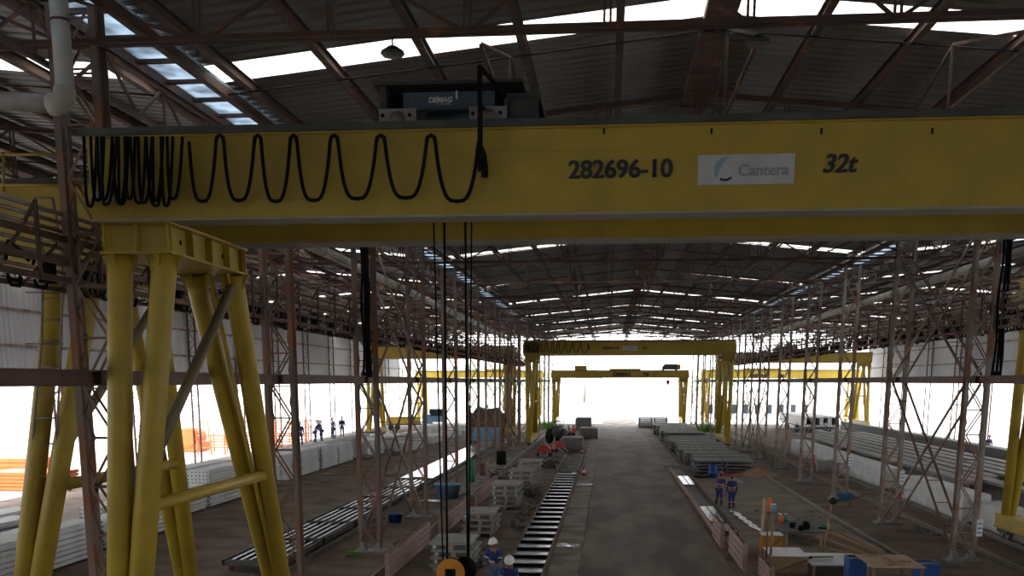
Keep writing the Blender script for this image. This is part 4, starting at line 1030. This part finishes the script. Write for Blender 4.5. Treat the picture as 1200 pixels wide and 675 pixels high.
a = G(892,645); pole('yellowish upright timber beside the amber box', a, (a.x+.02,a.y,2.1), .06, 'wood')
a = G(963,658); b = PY(974,591,a.y+.2); pole('leaning dark pole with a pale tip among the work tables', a, b, .04, 'plank')
t = thing('hand_grinder', 'green and black hand tool hung on the leaning pole', 'tool', PY(966,617,a.y+.0)); MB().box(-.15,.12,-.06,.06,-.02,.10).build('casing', M['green'], t); MB().box(-.2,.1,-.07,.07,-.09,-.02).build('base', M['black'], t)
tag(MB().lathe([(.05,0),(.055,.02),(.055,.2),(.03,.24)],12).build('yellow_cap', M['yellow'], None, PY(969.5,620,a.y-.02)), 'small yellow cap wrapped round the leaning pole', 'cap')
for k in range(8):
    g = G(983+k*3.0, 647-k*0.6); o = MB().box(-.12,.12,-2.6,2.6,0,.035).build('plank', M['plank'] if k % 3 else M['wood'], None, (g.x,g.y,.04+.04*k)); o.rotation_euler = (0,0,R(20-k*2.0))
    tag(o, 'brown plank in the fanned pile right of the leaning pole, %s from the left' % ORD[k], 'plank', 'fanned pile of planks')
def bin_(label, c, w, d, h):
    t = thing('blue_crate', label, 'crate', c); mb = MB(); mb.box(0,w,0,.04,0,h); mb.box(0,w,d-.04,d,0,h); mb.box(0,.04,.04,d-.04,0,h); mb.box(w-.04,w,.04,d-.04,0,h); mb.box(.04,w-.04,.04,d-.04,0,.05); mb.box(-.02,w+.02,-.02,.0,h-.08,h); mb.build('body', M['blue'], t)
    MB().box(.04,w-.04,.04,d-.04,h-.12,h-.06).build('cover', M['galv'], t); return t
g = G(1000,690); bin_('blue crate left of the stained plywood sheet', (g.x-.12,g.y+.2,0), .55, .8, .95)
g = G(1074,700); bin_('blue crate right of the stained plywood sheet', (g.x+.12,g.y+.3,0), .62, .8, 1.0)
g = G(1018,700); t = thing('plywood_sheet', 'stained plywood sheet propped flat between two blue crates', 'board', (g.x,g.y-.2,.0))
MB().box(0.0,1.62,0,2.4,.97,1.0).build('panel', M['wood'], t)
for x, y, w_, d_ in ((.55,.3,.5,.12),(.75,.6,.12,1.2),(.3,1.9,.3,.15),(1.0,.9,.4,.1)): MB().box(x,x+w_,y,y+d_,1.0,1.03).build('offcut', M['plank'], t)
for x in (.05,1.48):
    for y in (.1,2.2): MB().box(x,x+.08,y,y+.08,0,.97).build('leg', M['plank'], t)
tag(MB().box(-.9,3.4,0,.07,.5,.62).build('timber_rail', M['maroon'], None, (G(930,700).x,G(930,700).y-.6,0)), 'dark red timber rail along the bottom of the work area', 'rail')
# wheelbarrow
def wheelbarrow(label, c, rz, m='blue_l'):
    t = thing('wheelbarrow', label, 'wheelbarrow', c, R(rz))
    v = [(-.3,-.25,.32),(.3,-.25,.32),(.25,.3,.32),(-.25,.3,.32),(-.42,-.42,.62),(.42,-.42,.62),(.36,.5,.62),(-.36,.5,.62)]
    MB().add(v,[(0,1,2,3),(0,4,5,1),(1,5,6,2),(2,6,7,3),(3,7,4,0)]).build('tray', M[m], t)
    for s in (-1,1):
        MB().tube([(s*.05,.62,.2),(s*.2,.2,.3),(s*.28,-.4,.38),(s*.3,-.95,.55)],.02,8).build('handle', M['darkmetal'], t); MB().tube([(s*.24,-.2,.33),(s*.26,-.32,.0)],.02,8).build('leg', M['darkmetal'], t)
    MB().lathe([(.05,-.04),(.19,-.04),(.2,0),(.19,.04),(.05,.04)],18,(0,.62,.2),'x').build('wheel', M['tyre'], t); return t
M['barrow'] = mat('teal_blue_barrow', (0.03,0.16,0.28), (0.03,0.12,0.22), 3, .5)
wheelbarrow('blue wheelbarrow standing near the right column row', G(990,592), 80, 'barrow')
# tubs and drums
def tub(label, c, r, h, m): 
    t = thing('tub', label, 'tub', c); MB().lathe([(r*.82,0),(r,h*.95),(r*1.06,h*.95),(r*1.06,h),(r*.95,h),(r*.76,.04),(.01,.04)],20).build('shell', M[m], t)
    MB().tube([(-r,0,h*.9),(-r*.9,0,h*.5),(-r*.86,0,h*.35)],.012,6).build('handle', M['darkmetal'], t); return t
tub('blue round tub beside the X-braced left columns', G(463,612), .36, .42, 'blue')
tub('larger pale blue tub beside the hoist ropes', G(525,583), .75, .8, 'blue_l')
def drum(label, c, m, r=.3, h=.88):
    t = thing('drum', label, 'drum', c); MB().lathe([(.02,0),(r,0),(r,h*.33),(r*1.04,h*.34),(r,h*.36),(r,h*.65),(r*1.04,h*.66),(r,h*.68),(r,h),(r*.94,h),(r*.94,h-.03),(.02,h-.03)],20).build('barrel', M[m], t); MB().lathe([(.03,h-.03),(.03,h+.0),(.01,h)],10,(r*.5,0,0)).build('bung', M['darkmetal'], t); return t
drum('black drum behind the small red one in the left walkway', G(587,545), 'black', .42, 1.1)
drum('dark red drum in the left walkway', G(564,558), 'maroon', .32, .9)
drum('slim green drum left of the dark red one', G(552,566), 'green', .26, 1.5)
drum('blue drum in front of the dark pallets', G(835,560), 'blue', .3, .95)
t = thing('tyre', 'old black tyre lying left of the blue drum', 'tyre', G(822,560)); MB().lathe([(.28,.02),(.5,.04),(.56,.15),(.5,.26),(.28,.28),(.24,.15)],20).build('casing', M['tyre'], t)
# cones
def cone(label, c):
    t = thing('traffic_cone', label, 'cone', c); MB().box(-.2,.2,-.2,.2,0,.04).build('base', M['orange'], t); MB().lathe([(.15,.04),(.03,.72),(.01,.72)],16).build('cone_body', M['red'], t); MB().lathe([(.118,.25),(.085,.42)],16).build('white_band', M['white'], t)
cone('red and white traffic cone at the far end of the rubble tray', G(682,533)); cone('red and white traffic cone beside the near end of the rubble tray', G(684,558))
tag(MB().blob((0,0,.05),.22,4,.3,10,6,.5).build('plastic_bag', M['white'], None, G(673,556)), 'crumpled white bag on the near corner of the rubble tray', 'bag')
M['sheet'] = mat('crumpled_plastic', (0.62,0.65,0.67), (0.4,0.42,0.44), 4, .15)
for px, py, w_, d_, lab in ((666,641,.42,.5,'crumpled clear plastic sheet beside the slatted bed'),(684,569,.55,.4,'small pale plastic scrap on the left kerb strip'),(505,588,.6,.5,'white scrap on the ground by the pale blue tub'),(386,556,.3,.3,'white scrap lying in the left bay aisle')):
    mb = MB(); n = 7; rnd = random.Random(px); v = [((i/(n-1)-.5)*2*w_*(1+.2*rnd.uniform(-1,1)), (j/(n-1)-.5)*2*d_*(1+.2*rnd.uniform(-1,1)), .04+.06*rnd.random()) for j in range(n) for i in range(n)]
    mb.add(v,[(j*n+i,j*n+i+1,(j+1)*n+i+1,(j+1)*n+i) for j in range(n-1) for i in range(n-1)],False); tag(mb.build('plastic_scrap', M['sheet'], None, G(px,py)), lab, 'scrap')
# extinguishers and notices on the right columns
def extinguisher(label, c):
    t = thing('fire_extinguisher', label, 'fire extinguisher', c); MB().lathe([(.02,0),(.07,.0),(.075,.04),(.075,.45),(.045,.54),(.03,.56)],14).build('cylinder', M['red'], t); MB().box(-.03,.03,-.06,.06,.56,.61).build('valve', M['black'], t); MB().tube([(.04,0,.58),(.13,0,.5),(.12,0,.2)],.015,6).build('hose', M['black'], t)
for i, lab in ((2,'second'),(1,'nearest visible'),(4,'far')):
    extinguisher('red fire extinguisher hung on the %s right column' % {2:'X-braced farther',1:'eighth',4:'sixth'}[i if i != 1 else 1], (13.2+(.42 if i != 1 else -.40),{2:COLY[3],1:COLY[7],4:COLY[5]}[i]-.3,1.2))
for i, z, lab in ((2,1.0,'nearest X-braced'),(3,1.9,'third'),(4,1.9,'fourth')):
    t = thing('notice_plate', 'white notice plate with blue lines on the %s right column' % lab, 'sign', (13.62,COLY[i]-.28,z)); MB().box(-.09,.13,-.012,.0,0,.62).build('plate', M['white'], t)
    for k in range(3): MB().box(-.07,.11,-.016,-.012,.1+.17*k,.16+.17*k).build('stripe', M['blue_l'], t)
g = G(965,553); g.x += .08; t = thing('concrete_block', 'rough concrete block with a white top near the right columns', 'block', g); MB().box(-.6,.6,-.5,.5,0,.85).build('block', M['concrete'], t); MB().blob((0,0,.9),.3,2,.3,8,5,.4).build('white_sack', M['white'], t)

# ================================================================== MACHINES
def wheel(t, c, r, w=.25, ax='x'):
    o = MB().lathe([(r*.35,-w/2),(r*.9,-w/2),(r,-w*.3),(r,w*.3),(r*.9,w/2),(r*.35,w/2)],18,c,ax).build('wheel', M['tyre'], t); MB().lathe([(.02,-w*.42),(r*.4,-w*.42),(r*.4,w*.42),(.02,w*.42)],12,c,ax).build('hub', M['white'], o); return o
g = G(656,519); t = thing('loader_tractor', 'dark tractor standing beyond the rubble tray', 'tractor', g, R(70))
wheel(t,(-.9,-.8,.8),.8,.45,'y'); wheel(t,(-.9,.8,.8),.8,.45,'y'); wheel(t,(1.1,-.7,.5),.5,.35,'y'); wheel(t,(1.1,.7,.5),.5,.35,'y')
MB().prism([(-1.3,.8),(1.6,.7),(1.7,1.2),(.2,1.4),(0,1.9),(-1.2,1.9),(-1.4,1.2)],-.4,.4).build('chassis', M['darkmetal'], t); MB().tube([(.9,.2,1.3),(.9,.2,2.1)],.05,8).build('exhaust', M['black'], t)
MB().box(-1.2,.1,-.5,.5,2.3,2.38).build('canopy', M['darkmetal'], t)
for x in (-1.15,.0):
    for y in (-.45,.45): MB().tube([(x,y,1.8),(x,y,2.3)],.03,6).build('canopy_post', M['darkmetal'], t)
def redmachine(label, c, rz=0, m='red'):
    t = thing('vibrating_machine', label, 'machine', c, R(rz)); t.scale = (.72,.72,.72); MB().box(-.8,.8,-.5,.5,.5,1.1).build('housing', M[m], t)
    MB().prism([(-.6,1.1),(.6,1.1),(.35,1.45),(-.35,1.45)],-.4,.4).build('hood', M[m], t); MB().box(-.95,.95,-.6,.6,.38,.5).build('chassis', M['darkmetal'], t)
    for x in (-.7,.7): wheel(t,(x,-.55,.25),.25,.12,'y'); wheel(t,(x,.55,.25),.25,.12,'y')
    for s in (-1,1): MB().tube([(s*.4,-.6,.6),(s*.4,-1.8,.2)],.05,8).build('draw_bar', M['galv'], t)
    return t
redmachine('red machine with two pale draw bars beyond the pallet stacks', G(638,535))
redmachine('smaller red machine right of the first one', G(655,530), 30); 
# tangled scrap
for px, py, lab, sd in ((585,566,'tangle of dark scrap and hoses in the left walkway',4),(640,548,'tangle of dark scrap left of the rubble tray',8),(619,583,'dark scrap pile between pallets and slatted bed',15)):
    mb = MB(); rnd = random.Random(sd)
    for k in range(16):
        p = Vector((rnd.uniform(-.4,.4),rnd.uniform(-.9,.9),rnd.uniform(.05,.5))); pts = [p]
        for j in range(5): p = p+Vector((rnd.uniform(-.4,.4),rnd.uniform(-.4,.4),rnd.uniform(-.25,.25))); p.z = max(.05,min(.8,p.z)); pts.append(p.copy())
        mb.tube(pts,rnd.uniform(.02,.06),6)
    tag(mb.build('scrap_heap', M['darkmetal'], None, G(px,py)), lab, 'scrap', kind='stuff')
# big rusty machine at left centre
c = G(572,521); t = thing('concrete_batching_machine', 'tall rusty machine with a blue body in the left bay background', 'machine', c)
MB().box(-1.6,1.4,-1.5,1.5,.5,1.9).build('body', M['blue_l'], t); MB().box(-1.8,1.8,-1.6,1.6,1.9,3.3).build('hopper_frame', M['rust'], t)
MB().prism([(-1.5,3.3),(1.5,3.3),(1.0,3.9),(-.2,3.7),(-1.0,4.0)],-1.2,1.2).build('hopper', M['darkmetal'], t)
for x in (-1.6,1.5):
    for y in (-1.4,1.4): MB().box(x-.1,x+.1,y-.1,y+.1,0,3.3).build('leg', M['rust'], t)
MB().bar((1.8,0,2.8),(3.0,0,.8),.5,.2).build('chute', M['rust'], t)
def truck(label, c, rz, cab, bed, s=1.0):
    t = thing('truck', label, 'truck', c, R(rz)); t.scale = (s,s,s)
    MB().prism([(2.2,.8),(4.0,.8),(4.0,1.7),(3.6,2.7),(2.2,2.7)],-1.1,1.1).build('cab', M[cab], t)
    MB().prism([(3.68,1.75),(4.02,1.7),(3.64,2.6),(3.5,2.6)],-1.0,1.0).build('windscreen', M['glassdark'], t)
    MB().box(-4,2.0,-1.1,1.1,.9,1.15).build('chassis', M['darkmetal'], t); MB().box(-4,1.9,-1.15,1.15,1.15,2.3).build('load_body', M[bed], t)
    for x in (-3.2,-2.1,2.9):
        for y in (-1.0,1.0): wheel(t,(x,y,.5),.5,.3,'y')
    return t
truck('pale green truck facing the hall in the far left yard', G(512,500), -80, 'blue_l', 'white')
truck('blue and yellow vehicle in the far left yard', G(480,504), 10, 'blue_l', 'yellow', .8)
t = thing('trailer', 'dark low trailer carrying hollow pale box beams in the right bay', 'trailer', (26.3,132,0), R(90))
MB().box(-2,22,-1.3,1.3,.8,1.1).build('deck', M['darkmetal'], t)
for x in (0,1.3,2.6,17,18.3): 
    for y in (-1.1,1.1): wheel(t,(x,y,.5),.5,.3,'y')
bx = None
for k in range(4):
    mb = MB(); L = 20; z0 = 1.1; x0 = -1.9+k*1.0
    mb.box(0,.9,0,L,0,.14); mb.box(0,.9,0,L,1.06,1.2); mb.box(0,.14,0,L,.14,1.06); mb.box(.76,.9,0,L,.14,1.06); mb.box(.14,.76,L-.1,L,.14,1.06)
    tag(mb.build('box_beam', M['white'], None, (26.3+x0-.1,131,1.1)), 'pale hollow box beam on the trailer, %s from the left' % ORD[k], 'beam', 'hollow box beams on the trailer')
# far yard: site office, orange formwork, trees, weeds
t = thing('site_office', 'long white site office with dark windows beyond the right bay', 'building', (24,190,0)); MB().box(-7,13,0,5,0,3.0).build('wall', M['white'], t); MB().box(-7.3,13.3,-.3,5.3,3.0,3.2).build('roof', M['white'], t)
for k in range(9): MB().box(-6.2+k*2.1,-5.3+k*2.1,-.05,0,.9,2.5).build('window', M['glassdark'], t)
def oframe(label, c, w, d, h, nx, rz=0):
    t = thing('orange_frame_rack', label, 'rack', c, R(rz))
    for i in range(nx+1):
        for y in (0,d): MB().box(w*i/nx-.06,w*i/nx+.06,y-.06,y+.06,0,h).build('post', M['orange'], t)
    for z in (.4*h,.7*h,h):
        mb = MB(); mb.box(0,w,-.08,.08,z-.1,z); mb.box(0,w,d-.08,d+.08,z-.1,z); mb.build('rail', M['orange'], t)
    return t
oframe('orange frame rack in the far left yard, seen between the crane legs', tuple(G(232,533)), 9, 4, 1.8, 7)
oframe('taller orange frame rack behind the first in the left yard', (G(245,520).x,G(245,520).y,0), 11, 5, 2.4, 6)
t = thing('orange_silo', 'orange rounded machine at the left of the orange racks', 'machine', G(226,528)); MB().lathe([(.9,-1.5),(.9,1.5)],20,(0,0,1.3),'y').build('drum', M['orange'], t); MB().box(-1.2,1.2,-1.4,1.4,0,.8).build('base', M['orange'], t)
for k, (px, py, w_, z) in enumerate(((-6,574,4.4,1.1),(-14,560,4.6,1.5))):
    c = G(px, py+6); c.y += 2.6 if k == 0 else 1.5; c.x -= 1.0 
    for j in range(5):
        tag(MB().box(0,w_,0,3,0,z/5-.03).box(-.02,w_+.02,-.03,0,0,z/5-.08).build('orange_formwork', M['orange'], None, (c.x-1.2,c.y+.05*j,j*z/5)), 'orange formwork tray, %s, %s orange stack at the left edge' % ('topmost' if j == 4 else 'lowest' if j == 0 else ORD[4-j]+' from the top','nearer' if k == 0 else 'farther'), 'panel', 'orange panels at the left edge')
def tree(label, c, h, r, seed):
    t = thing('tree', label, 'tree', c, 0, 'trees beyond the hall'); MB().tube([(0,0,0),(.1*h*.1,0,h*.35),(0,.1,h*.7)],[.35,.25,.1],8).build('trunk', M['trunk'], t)
    mb = MB(); rnd = random.Random(seed)
    for k in range(420):
        a = rnd.uniform(0,6.28); q = rnd.random()**.5; z = rnd.uniform(-1,1); rr = r*q*math.sqrt(1-z*z*.9); s = r*rnd.uniform(.05,.12)
        p = Vector((rr*math.cos(a), rr*math.sin(a), h*.72+z*h*.28)); u = Vector((rnd.uniform(-1,1),rnd.uniform(-1,1),rnd.uniform(-1,1))).normalized(); w2 = u.cross(Vector((.3,.5,.8))).normalized()
        mb.add([p-u*s,p+w2*s*.6,p+u*s,p-w2*s*.6],[(0,1,2,3)])
    mb.build('foliage', M['tree'], t)
for k, (px, Y, h, r) in enumerate(((440,240,9,6),(480,260,10,7),(520,250,9,6),(560,255,11,7),(590,235,10,6),(685,330,10,8),(628,250,9,5),(812,320,8,6),(850,270,10,6),(950,300,9,7))):
    tree('pale green tree beyond the hall, %s from the left' % ORD[k], (PY(px,447,Y).x,Y,0), h, r, k)
for px, py, w_, lab in ((829,506,1.2,'bright green weeds at the far end of the dark pallets'),(642,503,1.2,'bright green weeds by the far left crane leg'),(483,596,.3,'small green weeds at an X-braced left column'),(412,652,.2,'tuft of weeds at the foot of a left column')):
    mb = MB(); rnd = random.Random(px); g = G(px,py); n = 420 if w_ > 1 else 90; hh = 1.4 if w_ > 1 else .3
    for k in range(n):
        x, y = rnd.gauss(0,w_*.5), rnd.gauss(0,w_*.5); a = rnd.uniform(0,6.28); h = hh*rnd.uniform(.3,1); b = Vector((math.cos(a),math.sin(a),0))*(.05 if w_ > 1 else .02); q = Vector((x,y,0)); tip = q+Vector((rnd.uniform(-.3,.3)*h,rnd.uniform(-.3,.3)*h,h))
        mb.add([q-b,q+b,tip],[(0,1,2)])
    tag(mb.build('weeds', M['weed'], None, g), lab, 'weeds', kind='stuff')

# ladder on the left crane's front leg (part of that crane)
def Q(px, py, Y): p = PY(px, py, Y); return (p.x-crL.location.x, p.y-crL.location.y, p.z)
tl = [Q(41,232,20.2),Q(51,300,20.2),Q(49,400,20.0),Q(38,520,19.6),Q(26,675,18.8),Q(10,860,18.0)]
trr = [Q(62,232,20.2),Q(73,300,20.2),Q(72,400,20.0),Q(66,520,19.6),Q(50,675,18.8),Q(36,860,18.0)]
lad = MB().tube(tl,.028,6); lad.tube(trr,.028,6)
lo = lad.build('ladder', M['railsteel'], crL)
rg = MB()
for i in range(5):
    for k in range(4):
        f = k/4; a = Vector(tl[i]).lerp(Vector(tl[i+1]),f); b = Vector(trr[i]).lerp(Vector(trr[i+1]),f); MB().tube([a,b],.018,6).build('rung', M['railsteel'], lo)
for py in (343,403): 
    MB().tube([Q(30,py,20.2),Q(74,py,20.2)],.02,6).build('bracket', M['railsteel'], lo)
hr = MB()
for py in (181,217): hr.tube([Q(-20,py,20.4),Q(104,py,20.4)],.03,6)
for px in (4,): hr.tube([Q(px,178,20.4),Q(px,225,20.4)],.03,6)
hr.build('handrail', M['yellow'], crL)
